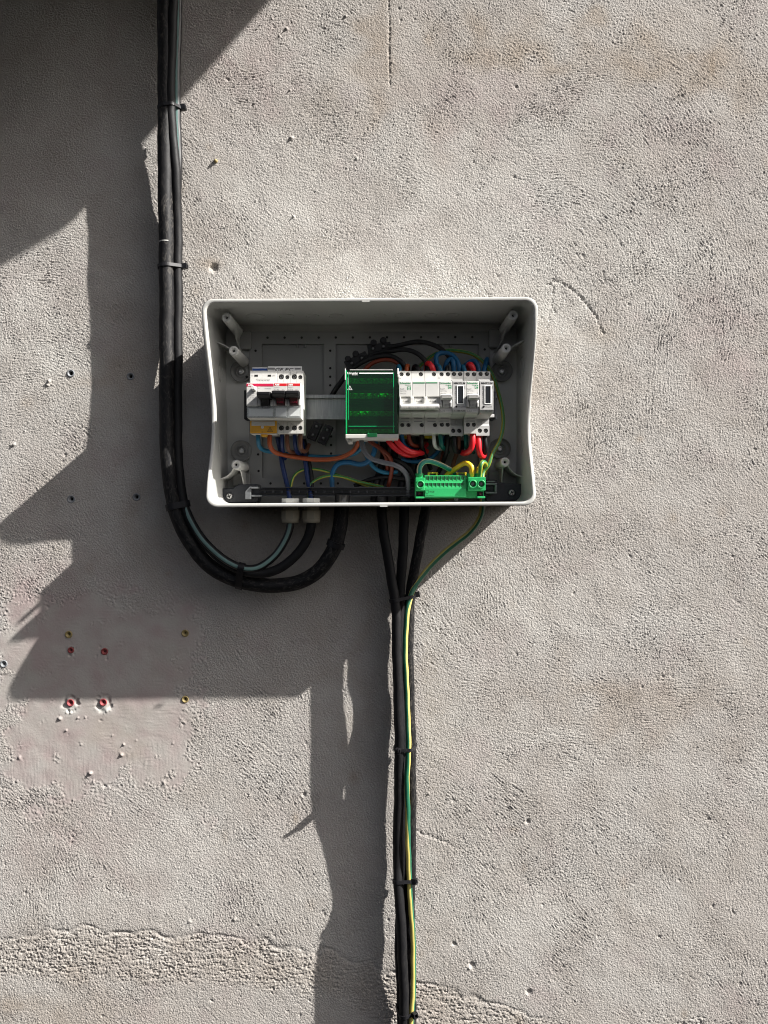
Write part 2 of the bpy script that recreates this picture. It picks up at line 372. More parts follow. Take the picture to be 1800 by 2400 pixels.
# ================================================================= THE WALL
def make_wall():
    g = 1.2
    x0, x1, z0, z1 = -580.0, 580.0, -770.0, 770.0
    nx = int((x1-x0)/g)+1; nz = int((z1-z0)/g)+1
    xs = x0+np.arange(nx)*g; zs = z0+np.arange(nz)*g
    XX, ZZ = np.meshgrid(xs, zs)
    rng = np.random.default_rng(11)
    fx = np.fft.rfftfreq(nx, g); fz = np.fft.fftfreq(nz, g)
    FX, FZ = np.meshgrid(fx, fz)
    def band(wl, width=0.5, sx=1.0, sz=1.0):
        """filtered noise of about this wavelength (mm), unit deviation"""
        w = rng.standard_normal((nz, nx)); F = np.fft.rfft2(w)
        k = np.sqrt((FX*sx)**2+(FZ*sz)**2)+1e-9
        F *= np.exp(-0.5*(np.log(k*wl)/width)**2)
        o = np.fft.irfft2(F, s=(nz, nx)); return o/o.std()
    def low(wl):
        w = rng.standard_normal((nz, nx)); F = np.fft.rfft2(w); k = np.sqrt(FX**2+FZ**2)
        F *= np.exp(-(k*wl)**2); o = np.fft.irfft2(F, s=(nz, nx)); return o/o.std()
    def sst(a, b, v): t = np.clip((v-a)/(b-a), 0, 1); return t*t*(3-2*t)
    PX = XX*FP/ZC+900.0; PY = 1200.0-ZZ*FP/ZC        # photo pixel of each wall point
    # stroke direction of the float (radians), wandering slowly
    ang = math.radians(-46)+0.34*low(420)+0.08*low(90)
    wq = sst(1080, 1300, PX)*sst(1250, 950, PY)
    tang = np.arctan2(-(PX-1230), (700-PY)+0*PX)          # arcs swept round a centre above the box corner
    tang = np.where(tang > 0.3, tang-math.pi, tang)
    ang = ang*(1-wq)+(np.clip(tang, -1.75, 0.1)+0.12*low(90))*wq
    ang += math.radians(50)*sst(420, 100, PX)*sst(900, 300, PY)
    ang += math.radians(30)*np.exp(-((PX-560)**2+(PY-60)**2)/140**2)
    dx, dz = np.cos(ang), np.sin(ang)
    iz, ix = np.mgrid[0:nz, 0:nx]
    def lic(src, L, sig):
        o = np.zeros_like(src)
        for k in range(-L, L+1):
            jx = np.clip(np.rint(ix+dx*k).astype(np.int32), 0, nx-1); jz = np.clip(np.rint(iz+dz*k).astype(np.int32), 0, nz-1)
            o += math.exp(-(k/sig)**2)*src[jz, jx]
        return o/o.std()
    def gauss(src, sg):
        F = np.fft.rfft2(src); F *= np.exp(-2*(math.pi*sg)**2*(FX**2+FZ**2)); o = np.fft.irfft2(F, s=(nz, nx)); return o/np.abs(o).max()
    m1 = np.clip(0.5+0.45*low(75), 0, 1)
    fine = 0.16*band(2.7, 0.22)+0.22*(lic(band(3.3, 0.4), 3, 2.0)*m1+band(3.3, 0.4)*(1-m1))+0.07*band(7, 0.7)+0.05*lic(band(5.0, 0.5), 7, 4.5)*(0.6+0.4*np.clip(low(130), -1, 1.5))
    sp_ = (rng.random((nz, nx)) < 0.004)*rng.random((nz, nx))
    groove = lic(sp_, 9, 6.0)*np.clip(0.25+0.3*low(120), 0, 0.8)
    sp2 = gauss((rng.random((nz, nx)) < 0.006)*rng.random((nz, nx))**2, 0.9)
    sp3 = gauss((rng.random((nz, nx)) < 0.004)*rng.random((nz, nx))**3, 1.1)
    fine += -0.10*groove-0.3*sp2+0.25*sp3
    # smooth filled patch at lower left
    e = 9*low(18)+10*low(45)
    patch = sst(-26, 34, PX-8+1.6*e)*sst(-24, 36, 462-PX+1.3*e)*sst(-30, 50, PY-1400+2*e)*sst(-30, 60, 1868-PY+2.4*e)
    strip = np.exp(-((PX-870)/60)**4)*sst(260, 180, PY)
    shade = 0.95+0.18*low(90)+0.10*low(18)+0.35*np.exp(-((PX-1560)/230)**2-((PY-520)/420)**2)+0.25*np.exp(-((PX-330)/180)**2-((PY-640)/200)**2)
    shade = np.clip(shade, 0.5, 1.5)
    smoothz = sst(0.7, 1.6, low(90))
    h = 1.12*fine*shade*(1-0.35*smoothz)
    h *= (1-0.88*patch)*(1-0.40*strip)
    h += 0.06*band(8, 0.4)*(1-0.7*patch)
    h += 0.07*band(45, 0.4)+0.22*low(110)+0.02*band(22, 0.3)
    # patch: slight step, vertical trowel lines low in it
    h -= 0.3*patch
    streak = band(3.4, 0.4, 1.0, 14.0)
    h += 0.05*streak*patch*sst(1700, 1800, PY)
    ragged = patch*(1-patch)*4
    h += (0.03*band(5, 0.5, 9, 1.0)*np.clip(low(35), 0, 2)+0.10*band(6, 0.5)*np.clip(low(22)-1.3, 0, 1))*patch
    h += ragged*0.25*band(7, 0.5)
    # coarse torn band at the bottom left and at the bottom right
    tz = 1.0*band(4.0, 0.45, 1.5, 1.0)+0.7*band(6.5, 0.5, 2.4, 1.0)+0.6*band(12, 0.5, 3.0, 1.0)
    tz = np.where(tz < 0, -np.abs(tz)**1.3, tz*0.7)
    eb = 6*low(34)
    top1 = np.interp(PX, [0, 200, 400, 600, 760, 980, 1100, 1250, 1400], [2190, 2168, 2182, 2200, 2225, 2295, 2330, 2385, 2440])+eb
    bot1 = np.interp(PX, [0, 200, 400, 560, 760, 980, 1100, 1400], [2300, 2312, 2322, 2322, 2340, 2450, 2500, 2600])+eb
    cb = sst(-2, 16, PY-top1)*sst(-6, 34, bot1-PY)
    cb2 = sst(0, 16, PY-2378+eb)*sst(1500, 1560, PX+2*eb)*sst(1760, 1700, PX)
    h -= (0.75*np.exp(-((PY-top1-6)/4.5)**2)+0.3*np.exp(-((PY-top1-22-0.3*eb)/3.5)**2))*sst(1350, 1150, PX)*(0.7+0.3*low(25))*np.where(PX > 980, 1, 1)
    tz = np.where(tz > 0, tz*0.55, tz*1.15)
    h += 0.40*tz*(0.9+0.2*low(40))*np.maximum(cb, 0.7*cb2)
    h += -0.9*np.exp(-((PY-top1-4)/5)**2)*(0.4+0.6*(low(30) > -0.2))*sst(60, 140, PX)*0.7*sst(1350, 1200, PX)
    # rougher zones
    for (cx, cy, rx, ry, a) in ((1480, 70, 90, 60, .20), (1230, 130, 120, 50, .22), (850, 290, 90, 40, .16), (1000, 300, 90, 45, .16), (700, 50, 120, 50, .15), (1250, 560, 60, 50, .14), (1560, 420, 160, 160, .10)):
        m = np.exp(-((PX-cx)/rx)**2-((PY-cy)/ry)**2); h += a*m*band(4.6, 0.4, 1, 1.3)
    # pits
    def bump(px, py, r, hh, ell=1.0, a=0.0):
        x, z = X(px, 0), Zp(py, 0); R = r*4*max(1, ell)
        i0, i1 = int((x-R-x0)/g), int((x+R-x0)/g)+2; j0, j1 = int((z-R-z0)/g), int((z+R-z0)/g)+2
        i0 = max(i0, 0); j0 = max(j0, 0)
        if i1 <= i0 or j1 <= j0: return
        ux = XX[j0:j1, i0:i1]-x; uz = ZZ[j0:j1, i0:i1]-z
        c, s_ = math.cos(a), math.sin(a)
        p, q = (ux*c+uz*s_)/ell, -ux*s_+uz*c
        h[j0:j1, i0:i1] += hh*np.exp(-((p*p+q*q)/(r*r))**1.3)
    pits = rng.random((230, 4))
    for a, b, c_, d_ in pits: bump(a*1800, b*2400, 0.9+0.9*c_, -0.5-0.9*d_*c_, 1+d_, 6.28*c_)
    for _ in range(150):                       # pits cluster where the shade falls beside the lower cables
        bump(rng.normal(830, 60), rng.normal(2180, 90), 0.8+0.8*rng.random(), -1.0*rng.random()-0.3)
    for (px, py, r, hh) in ((672, 68, 2.2, 2.6), (655, 84, 1.8, 1.8), (811, 38, 1.8, 2.6), (505, 378, 2.4, 3.4), (683, 324, 2.8, 2.6), (680, 212, 1.6, 3.2), (836, 372, 1.5, 1.9), (688, 508, 1.3, 2.6), (920, 146, 1.6, 1.8), (638, 44, 1.2, 1.5),
                            (545, 28, 1.4, 1.6), (600, 470, 1.3, 1.2), (115, 893, 2.4, 3.6), (112, 903, 2.0, 2.2), (33, 1042, 2.6, 3.0), (1005, 1860, 1.6, 2.4), (660, 1770, 1.8, 1.6), (585, 1865, 1.5, 1.6), (118, 1955, 1.3, 1.6), (445, 2160, 2.2, 1.4), (550, 2155, 2.2, 2.4),
                            (58, 1010, 1.2, 1.2), (700, 565, 1.0, 1.0), (140, 1685, 3.0, 1.9), (155, 1712, 1.8, 1.8), (285, 1770, 2.8, 2.6), (290, 1745, 1.6, 2.0), (212, 1812, 3.0, 2.8), (219, 1832, 1.8, 1.6), (385, 1835, 1.8, 2.0), (263, 1725, 1.2, 1.4), (45, 1775, 2.6, 1.7), (182, 1683, 1.6, 1.2), (200, 1682, 1.4, 1.2), (190, 1745, 1.2, 1.0), (320, 1735, 1.0, 1.0), (405, 1742, 1.0, 1.0)):
        bump(px, py, max(1.15, r*0.72), hh*0.9, 1.3, 6.28*rng.random())
        bump(px+rng.normal(0, 4), py+rng.normal(0, 4), 1.1, -0.6); bump(px+rng.normal(0, 3), py+rng.normal(0, 4), r*0.7, hh*0.3, 1.5, 6.28*rng.random())
    for (px, py, r, hh) in ((500, 628, 5.5, -3.2), (494, 626, 2.5, -1.0), (1237, 1925, 3.2, -2.2), (1232, 1922, 1.8, 0.8), (1063, 2212, 3.0, -2.0), (1107, 2262, 4.6, -1.8), (1100, 2268, 2.0, 1.6), (1240, 2325, 4.0, -2.0), (1402, 2195, 1.8, -1.2), (1313, 2252, 1.7, -1.2), (1545, 2196, 2.2, -1.6), (1505, 1610, 1.8, -1.2),
                            (1083, 2184, 1.6, -1.2), (1205, 415, 1.8, -1.5), (1735, 2306, 2.2, -1.3), (1525, 2136, 1.5, -1), (712, 1862, 2.8, -1.9), (706, 1874, 1.5, -1), (745, 1523, 1.6, -1.3), (278, 860, 2.2, -1.1), (152, 1066, 1.6, -1.7), (147, 1082, 1.8, -0.9), (356, 62, 1.8, -1.6), (323, 142, 1.5, -1.4), (542, 27, 2, -1.3), (1665, 575, 1.5, -1), (1200, 414, 1.2, -1), (1110, 380, 2.0, -1), (1210, 204, 2.0, -1.2), (1660, 1920, 2, -1.3),
                            (1670, 2124, 2.4, -1.1), (1575, 1585, 1.8, -1.2), (1365, 1250, 1.8, -1)):
        bump(px, py, r, hh); bump(px+rng.normal(0, 3), py+rng.normal(0, 3), r*0.6, hh*0.5)
    def crack(pts, w, dep, rag=1.0):
        pts = np.array(pts, float); q = []
        for a, b in zip(pts[:-1], pts[1:]):
            n = max(2, int(np.hypot(*(b-a))/1.6)); q += [a+(b-a)*k/n for k in range(n)]
        for p in q:
            if rng.random() < 0.72: bump(p[0]+rng.normal(0, rag), p[1]+rng.normal(0, rag), w*(0.7+0.6*rng.random()), -dep*(0.35+0.8*rng.random())*0.45)
    crack([(910, 0), (913, 60), (912, 130), (914, 205)], 1.2, 1.9, 0.9)
    crack([(1283, 665), (1305, 660), (1330, 670), (1350, 688), (1378, 715), (1398, 745), (1408, 770), (1418, 783)], 1.5, 2.3, 1.9)
    crack([(1418, 783), (1450, 780)], 1.0, 0.7)
    crack([(1297, 668), (1294, 700), (1290, 730), (1284, 770), (1283, 800), (1275, 812)], 1.2, 1.3, 1.8)
    crack([(1260, 832), (1290, 825), (1320, 805)], 1.3, 0.6, 2.5)
    crack([(975, 1948), (1010, 1960), (1045, 1975), (1075, 1990)], 1.6, 1.6, 2.4)
    crack([(1325, 1290), (1332, 1360), (1330, 1430), (1328, 1540), (1325, 1640)], 0.9, 0.35, 2)
    crack([(560, 2080), (590, 2110), (620, 2150)], 1.0, 0.6, 2)
    crack([(1010, 1020), (1020, 640)], 0.8, 0.15, 4)
    crack([(200, 250), (300, 195), (260, 150)], 0.8, 0.4, 1)
    crack([(1000, 620), (1012, 650), (1022, 675)], 1.2, 0.5, 1.5)
    # ragged craters round the red plugs, seats of all plugs
    for (px, py) in ((165, 1647), (242, 1646)):
        for k in range(26):
            a = 6.28*rng.random(); q = 12+8*rng.random(); bump(px+math.cos(a)*q, py+math.sin(a)*q+3, 1.4+1.3*rng.random(), -0.4-1.0*rng.random(), 1.6, 6.28*rng.random())
        for k in range(14):
            a = rng.normal(1.5, 0.9); q = 19+6*rng.random(); bump(px+math.cos(a)*q, py+math.sin(a)*q+2, 1.0+0.5*rng.random(), 0.5*rng.random()+0.2, 1.8, -a)
    for (px, py) in ((166, 1521), (245, 1527)):
        for k in range(12): bump(px+rng.normal(0, 7), py+rng.normal(0, 12 if px < 200 else 9), 1.6, -1.3*rng.random())
    for (px, py) in PLUGS:
        x, z = X(px, 0), Zp(py, 0); R = np.hypot(XX-x, ZZ-z)
        w = sst(8.5, 5.0, R); h = h*(1-w)+(-0.15)*w
        h = np.where(R < 4.0, -9.0, h)
    rimf = sst(0, 14, np.minimum(np.minimum(XX-XX.min(), XX.max()-XX), np.minimum(ZZ-ZZ.min(), ZZ.max()-ZZ))-1.3)
    h = h*rimf
    # stretch the outermost ring so the wall runs on beyond the picture
    XO, ZO = XX.copy(), ZZ.copy()
    XO[:, 0] = -6000; XO[:, -1] = 6000; ZO[0, :] = -1500; ZO[-1, :] = 4500
    co = np.empty((nz*nx, 3), np.float32)
    co[:, 0] = XO.ravel()/1000; co[:, 1] = -h.ravel()/1000; co[:, 2] = ZO.ravel()/1000+H0
    me = bpy.data.meshes.new('wall')
    me.vertices.add(nz*nx); me.vertices.foreach_set('co', co.ravel())
    a = (np.arange(nz-1)[:, None]*nx+np.arange(nx-1)[None, :]).ravel()
    q = np.stack([a, a+1, a+nx+1, a+nx], 1).astype(np.int32)
    me.loops.add(q.size); me.loops.foreach_set('vertex_index', q.ravel())
    me.polygons.add(len(q)); me.polygons.foreach_set('loop_start', np.arange(0, q.size, 4, dtype=np.int32)); me.polygons.foreach_set('loop_total', np.full(len(q), 4, np.int32))
    me.polygons.foreach_set('use_smooth', np.ones(len(q), bool))
    # stains and painted light and shade kept as a colour attribute: r = brown, g = pink, b = pale
    def gz(cx, cy, rx, ry): return np.exp(-((PX-cx)/rx)**2-((PY-cy)/ry)**2)
    w1, w2 = 0.5+0.25*low(50), 0.5+0.25*low(25)
    wob = 30*low(60); PXs = PX; PX2 = PX+wob
    def gw(cx, cy, rx, ry): return np.exp(-((PX2-cx)/rx)**2-((PY+wob-cy)/ry)**2)
    brown = 0.5*gw(885, 90, 45, 130)+0.6*gw(1190, 120, 170, 60)+0.55*gw(1500, 130, 120, 60)+0.6*gw(1700, 190, 130, 50)+0.5*gw(60, 2390, 260, 50)+0.35*gw(900, 250, 120, 60)
    brown += 0.5*gz(1235, 830, 60, 110)+0.6*gz(1400, 790, 50, 25)+0.4*gw(330, 900, 60, 160)+0.4*gw(360, 1240, 60, 120)+0.35*gw(870, 1500, 60, 300)+0.4*gw(620, 1200, 160, 90)  # brown beside the cables and under the box paints in the warm shade there
    brown += 0.22*cb+0.6*np.exp(-((PX-490)/30)**2-((PY-618)/16)**2)+0.4*gw(200, 870, 90, 30)+0.35*gw(1500, 1650, 250, 60)+0.3*gw(240, 1710, 90, 40)
    for _ in range(70): brown += rng.random()*0.5*gz(rng.random()*1800, rng.random()*2400, 6+10*rng.random(), 6+12*rng.random())
    pink = patch*np.clip(0.42+0.16*low(30), 0, 0.8)+0.5*gw(100, 1420, 90, 60)+0.4*gw(560, 120, 120, 160)+0.45*gw(1150, 240, 170, 60)+0.4*gw(1720, 800, 120, 120)+0.3*gw(170, 1960, 230, 120)+0.4*gw(120, 1320, 110, 60)+0.3*gw(1600, 330, 90, 90)+0.3*gw(60, 680, 90, 60)
    pale = 0.7*gw(1000, 680, 300, 70)+0.6*gw(1280, 760, 70, 60)+0.4*gw(1100, 450, 200, 120)+0.4*gw(1500, 600, 220, 90)+0.4*gw(640, 480, 120, 160)+0.5*gw(80, 760, 100, 160)+0.35*gw(350, 2120, 330, 70)+0.3*gw(420, 1950, 120, 90)+0.35*gw(1230, 1750, 220, 60)+0.35*gw(1270, 1440, 160, 70)+0.3*gw(1300, 2120, 300, 50)  # pale above the box also paints in the brighter light on the wall
    for (px, py) in ((165, 1665), (242, 1664)): pale += 0.9*gz(px, py, 20, 10)
    col = np.ones((nz, nx, 4), np.float32)
    col[..., 0] = np.clip(brown*(0.6+0.5*w1+0.3*w2), 0, 1); col[..., 1] = np.clip(pink*(0.5+w2), 0, 1); col[..., 2] = np.clip(pale*(0.4+w1+0.3*w2), 0, 1); col[..., 3] = np.clip(patch, 0, 1)
    col *= rimf[..., None].astype(np.float32)
    ca = me.color_attributes.new('stain_and_light', 'FLOAT_COLOR', 'POINT'); ca.data.foreach_set('color', col.ravel())
    me.update(calc_edges=True)
    m, nt, b = newmat('rough_render')
    at = N(nt, 'ShaderNodeAttribute', attribute_name='stain_and_light'); sp = N(nt, 'ShaderNodeSeparateColor'); nt.links.new(at.outputs['Color'], sp.inputs[0])
    tc = N(nt, 'ShaderNodeTexCoord')
    def noise(sc, det=5, ro=0.6):
        n = N(nt, 'ShaderNodeTexNoise'); n.inputs['Scale'].default_value = sc; n.inputs['Detail'].default_value = det; n.inputs['Roughness'].default_value = ro
        nt.links.new(tc.outputs['Object'], n.inputs['Vector']); return n.outputs['Fac']
    def rng_(v, a, b_, c_, d_):
        r = N(nt, 'ShaderNodeMapRange'); r.inputs[1].default_value = a; r.inputs[2].default_value = b_; r.inputs[3].default_value = c_; r.inputs[4].default_value = d_
        nt.links.new(v, r.inputs[0]); return r.outputs[0]
    def mixc(f, A, B):
        x = N(nt, 'ShaderNodeMix', data_type='RGBA'); nt.links.new(f, x.inputs[0])
        for s_, v in ((x.inputs[6], A), (x.inputs[7], B)):
            if isinstance(v, tuple): s_.default_value = (*v, 1)
            else: nt.links.new(v, s_)
        return x.outputs[2]
    c0 = mixc(rng_(noise(4.5), 0.35, 0.65, 0, 1), (0.370, 0.350, 0.325), (0.362, 0.336, 0.315))
    c0 = mixc(rng_(noise(9), 0.45, 0.7, 0, 0.6), c0, (0.405, 0.392, 0.366))
    c0 = mixc(rng_(noise(16, 6, 0.65), 0.42, 0.66, 0, 0.55), c0, (0.30, 0.272, 0.243))
    c0 = mixc(rng_(noise(6.5, 6, 0.6), 0.47, 0.68, 0, 0.6), c0, (0.43, 0.42, 0.40))
    c0 = mixc(rng_(noise(11, 4, 0.6), 0.55, 0.72, 0, 0.6), c0, (0.33, 0.285, 0.275))
    c0 = mixc(sp.outputs[0], c0, (0.285, 0.232, 0.180))
    c0 = mixc(sp.outputs[1], c0, (0.335, 0.275, 0.265))
    c0 = mixc(sp.outputs[2], c0, (0.50, 0.49, 0.46))
    c0 = mixc(rng_(noise(260, 3), 0.60, 0.74, 0, 0.35), c0, (0.20, 0.175, 0.15))
    c0 = mixc(rng_(noise(620, 2), 0.3, 0.7, 0.0, 0.18), c0, (0.48, 0.46, 0.43))
    nt.links.new(c0, b.inputs['Base Color']); b.inputs['Roughness'].default_value = 0.93; b.inputs['Specular IOR Level'].default_value = 0.15
    bp = N(nt, 'ShaderNodeBump'); bp.inputs['Strength'].default_value = 1.0; bp.inputs['Distance'].default_value = 0.0015
    nt.links.new(noise(430, 3, 0.6), bp.inputs['Height']); nt.links.new(rng_(at.outputs['Alpha'], 0, 1, 1.0, 0.12), bp.inputs['Strength']); nt.links.new(bp.outputs[0], b.inputs['Normal'])
    me.materials.append(m)
    o = bpy.data.objects.new('wall', me); C.objects.link(o)
    setp(o, 'rough troweled grey render wall with a smooth filled patch at lower left', 'wall', kind='structure')
PLUGS = [(166, 875), (306, 882), (167, 1170), (320, 1165), (9, 1556), (161, 1487), (434, 1484), (434, 1639), (165, 1647), (242, 1646), (166, 1524), (245, 1527)]
make_wall()

M['plug_grey'] = plastic('grey_plug_nylon', (0.20, 0.21, 0.22), 0.5, 0.1)
M['plug_yellow'] = plastic('yellow_plug_nylon', (0.26, 0.20, 0.08), 0.6, 0.1, 0.4, (0.3, 0.27, 0.2), scale=300)
M['plug_red'] = plastic('red_plug_nylon', (0.26, 0.045, 0.05), 0.6, 0.1, 0.6, (0.4, 0.3, 0.28), scale=300)
M['plug_dred'] = plastic('broken_red_plug', (0.22, 0.04, 0.04), 0.8, 0.2, 0.6, (0.25, 0.19, 0.17), scale=400)
plug_src = {}
plug_defs = [('grey plastic wall plug lit by the sun, upper left of the four grey ones', 'plug_grey', 5.6, 2.6), ('shaded grey wall plug left of the cable bundle, upper right of the four', 'plug_grey', 5.6, 2.6),
             ('grey wall plug in the shade, lower left of the four grey ones', 'plug_grey', 5.9, 2.5), ('grey wall plug nearest the black cable bend, lower right of the four', 'plug_grey', 5.7, 2.6),
             ('grey wall plug at the far left edge beside the smooth patch', 'plug_grey', 5.5, 1.6), ('yellow wall plug above the left broken red plug', 'plug_yellow', 5.4, 1.6),
             ('yellow wall plug alone at the upper right of the smooth patch', 'plug_yellow', 5.4, 1.4), ('dull yellow wall plug on the shadow edge right of the red plugs', 'plug_yellow', 5.2, 1.4),
             ('bright red wall plug in a chipped hole, left of the two on the shadow edge', 'plug_red', 5.6, 1.6), ('bright red wall plug in a chipped hole, right of the two on the shadow edge', 'plug_red', 5.6, 1.6),
             ('broken red wall plug in a ragged hole under the left yellow plug', 'plug_dred', 4.6, 1.4), ('broken red wall plug in a ragged round hole between the yellow plugs', 'plug_dred', 5.2, 1.3)]
for (px, py), (lab, mk, r, ri) in zip(PLUGS, plug_defs):
    x, z = X(px, 0), Zp(py, 0)
    t = thing('wall_plug', lab, 'wall plug', (x, z, 0), 'wall plugs left in old drill holes')
    MB().lathe(x, z, [(r, -4), (r, 0.5), (r-0.5, 0.9), (r-1.7, 0.9), (r-2.0, 0.1), (ri+0.5, -0.1), (ri, -0.6), (ri, -7)], 24, cap1=False).build('collar', M[mk], t)
    MB().lathe(x, z, [(ri+0.2, -6.5), (0.01, -6.5)], 16).build('bore', M['hole'], t)

# little lump of yellow glue on the render
t = MB().lathe(X(506, 0), Zp(378, 0), [(3.0, 0), (2.9, 1.6), (2.0, 3.6), (0.4, 4.6)], 9).build('glue_lump', M['plug_yellow'])
setp(t, 'small ochre lump stuck on the sunlit wall right of the cables', 'lump')

# ================================================================= added occluder, unseen above the picture; shaped to throw the shade at upper left
def occluder():
    cx, cz = -440.0, 441.0; hd = 260.0
    c = (cx+LX*hd, cz+LZ*hd)
    e1 = (277/415.7, 310/415.7); e2 = (-0.863, -0.505)
    A = c; B = (c[0]+e1[0]*950, c[1]+e1[1]*950); D = (c[0]+e2[0]*1500, c[1]+e2[1]*1500); E = (B[0]-1700, B[1]-300)
    m = plastic('occluder_grey', (0.16, 0.17, 0.16), 0.9, 0.15, scale=25)
    t = thing('occluder', 'grey sheet on two struts, added unseen above the picture to cast shade', 'occluder', (c[0], c[1], hd))
    MB().plan([A, B, E, D], hd, hd+14).build('shade_sheet', m, t, 4)
    for (q, w) in (((200, 1380), (-50, 1560)), ((-500, 1250), (-750, 1380))):
        p = spline([(w[0], w[1], -5), ((w[0]+q[0])/2, (w[1]+q[1])/2, 128), (q[0], q[1], hd)], 60)
        tube(MB(), p, 12, 12).build('strut', M['black'], t)
occluder()

# ================================================================= ENCLOSURE
BX, BZ, BW, BH = -18.0, 144.0, 217.0, 135.0
TILT = math.radians(0.35)
def rot(x, z): c, s = math.cos(TILT), math.sin(TILT); return (BX+x*c-z*s, BZ+x*s+z*c)
def rrect(w, h, r, n=10, k=26):
    """rounded rectangle, equal point count whatever its size"""
    pts = []
    for (cx, cz, a0) in ((w-r, h-r, 0), (-w+r, h-r, 90), (-w+r, -h+r, 180), (w-r, -h+r, 270)):
        for i in range(n+1):
            a = math.radians(a0+90*i/n); pts.append((cx+r*math.cos(a), cz+r*math.sin(a)))
        nx_ = {0: (-w+r, h), 90: (-w, -h+r), 180: (w-r, -h), 270: (w, h-r)}[a0]
        p = pts[-1]
        for i in range(1, k): pts.append((p[0]+(nx_[0]-p[0])*i/k, p[1]+(nx_[1]-p[1])*i/k))
    return pts
def rimd(x, z):
    zz = z+19.5                                # lowest a little under the middle
    side = min(1.0, max(0.0, (abs(x)-200)/14.0)); side = side*side*(3-2*side)
    dip = 42.0*(0.5+0.5*math.cos(math.pi*max(-1, min(1, zz/(118.0 if zz < 0 else 140.0)))))
    bot = 4.0*max(0, -z/136.0)
    return 115.0-dip*side-bot
enc = thing('enclosure', 'open light grey plastic distribution enclosure fixed to the wall without its cover', 'electrical box', (BX, BZ, 0))
def shell():
    prof = [('o', 0, 0.0, 2.0), ('o', 0, 0.5, 0), ('o', 0, 'D', -12), ('o', 0.9, 'D', -10), ('o', 1.3, 'D', -4.5), ('o', 0.2, 'D', -4.0), ('o', 0.2, 'D', -3.3), ('o', 1.4, 'D', -2.8),
            ('o', 1.2, 'D', -0.9), ('o', 0.2, 'D', 0.0), ('i', 0.0, 'D', 0.0), ('i', -1.0, 'D', -1.0), ('i', -1.4, 'D', -4), ('i', -1.8, 'D', -40), ('i', -2.4, 6.2, 0), ('i', -2.6, 5.0, 0)]
    rings = []
    for kind, off, dd, ad in prof:
        w, h = (BW+off, BH+off) if kind == 'o' else (BW-2.4+off, BH-2.4+off)
        # slight outward belly
        ring = []
        for (x, z) in rrect(w, h, 15 if kind == 'o' else 13):
            D = rimd(x, z) if dd == 'D' else dd
            d = D+(ad if dd == 'D' else 0)
            if dd == 'D' and ad == -40: d = D*0.45
            if dd == 'D' and ad == -12: d = D*0.7
            flare = 1+0.006*(d/110.0)-0.003
            taper = 1+(z/136.0)*0.007
            X_, Z_ = rot(x*taper*flare, z*flare)
            ring.append(W(X_, Z_, d))
        rings.append(ring)
    n = len(rings[0]); vs = [v for r in rings for v in r]; fs = []
    for j in range(len(rings)-1):
        for k in range(n): fs.append((j*n+k, j*n+(k+1) % n, (j+1)*n+(k+1) % n, (j+1)*n+k))
    mb = MB(); mb.add(vs, fs, True)
    mb.add(rings[-1], [tuple(range(n))]); mb.add(rings[0], [tuple(range(n))[::-1]])
    o = mb.build('shell', M['shell'], enc)
    return o
sh = shell()
sh.modifiers.new('ws', 'WEIGHTED_NORMAL')
# notch marks at the middle of the long rims
for (px, py) in ((857, 706), (899, 1186)):
    x, z, d = mm(px, py, 114.5); MB().box(x-5, x+5, z-1.2, z+0.6, 113.7, 115.3).build('rim_notch', M['shell'], enc, 0.2)
# raised back frame with two windows
fd0, fd1 = 4.8, 11.0
fx0, fx1 = X(584, fd1), X(1149, fd1); fz1, fz0 = Zp(777, fd1), Zp(1185, fd1)
wx = [X(614, fd1), X(759, fd1), X(787, fd1), X(1122, fd1)]; wz1, wz0 = Zp(806, fd1), Zp(1120, fd1)
fz0 = max(fz0, rot(0, -BH)[1]+4)
mb = MB()
mb.box(fx0, fx1, wz1, fz1, fd0, fd1); mb.box(fx0, fx1, fz0, wz0, fd0, fd1)
mb.box(fx0, wx[0], wz0, wz1, fd0, fd1); mb.box(wx[1], wx[2], wz0, wz1, fd0, fd1); mb.box(wx[3], fx1, wz0, wz1, fd0, fd1)
frame = mb.build('mounting_frame', M['plate'], enc, 0)
MB().box(wx[0]-1, wx[1]+1, wz0-1, wz1+1, fd0, fd0+2.0).build('recessed_panel', M['plate'], enc)
MB().box(wx[2]-1, wx[3]+1, wz0-1, wz1+1, fd0, fd0+2.0).build('recessed_panel', M['plate'], enc)
for px in (697, 715, 1038, 1056):
    x, z, d = mm(px, 808, fd1); MB().box(x-1, x+1, z-3.5, z+1, fd0+1.5, fd1-0.5).build('clip_hook', M['plate'], enc, 0.3)
holes = [(627+40*i, 791.6-0.14*i) for i in range(13)]+[(599, 822), (1136, 819), (774, 822), (774, 863), (774, 883), (774, 903), (776, 1023), (776, 1043), (776, 1063), (605, 1065), (606, 1104), (634, 1133), (713, 1133), (752, 1133), (792, 1133), (578, 883), (603, 960)]
h0 = None
for (px, py) in holes:
    x, z, d = mm(px, py, fd1)
    if h0 is None:
        h0 = MB().lathe(x, z, [(1.8, fd1-1), (1.8, fd1+0.12), (1.3, fd1+0.12), (1.2, fd1+0.05)], 10).build('dark_hole_disc', M['hole'], enc); hx, hz = x, z  # flat black disc; the hole's dark is painted, not recessed
    else:
        c = h0.copy(); C.objects.link(c); c.location = ((x-hx)/1000, 0, (z-hz)/1000)
# corner lugs joining the frame to the shell
for (a, b, c_, d_) in ((557, 588, 774, 818), (1146, 1178, 770, 814), (545, 586, 1108, 1140), (1146, 1180, 1104, 1136)):
    MB().box(X(a, 16), X(b, 16), Zp(d_, 16), Zp(c_, 16), 4.8, 15.0).build('corner_lug', M['plate'], enc, 1.5)
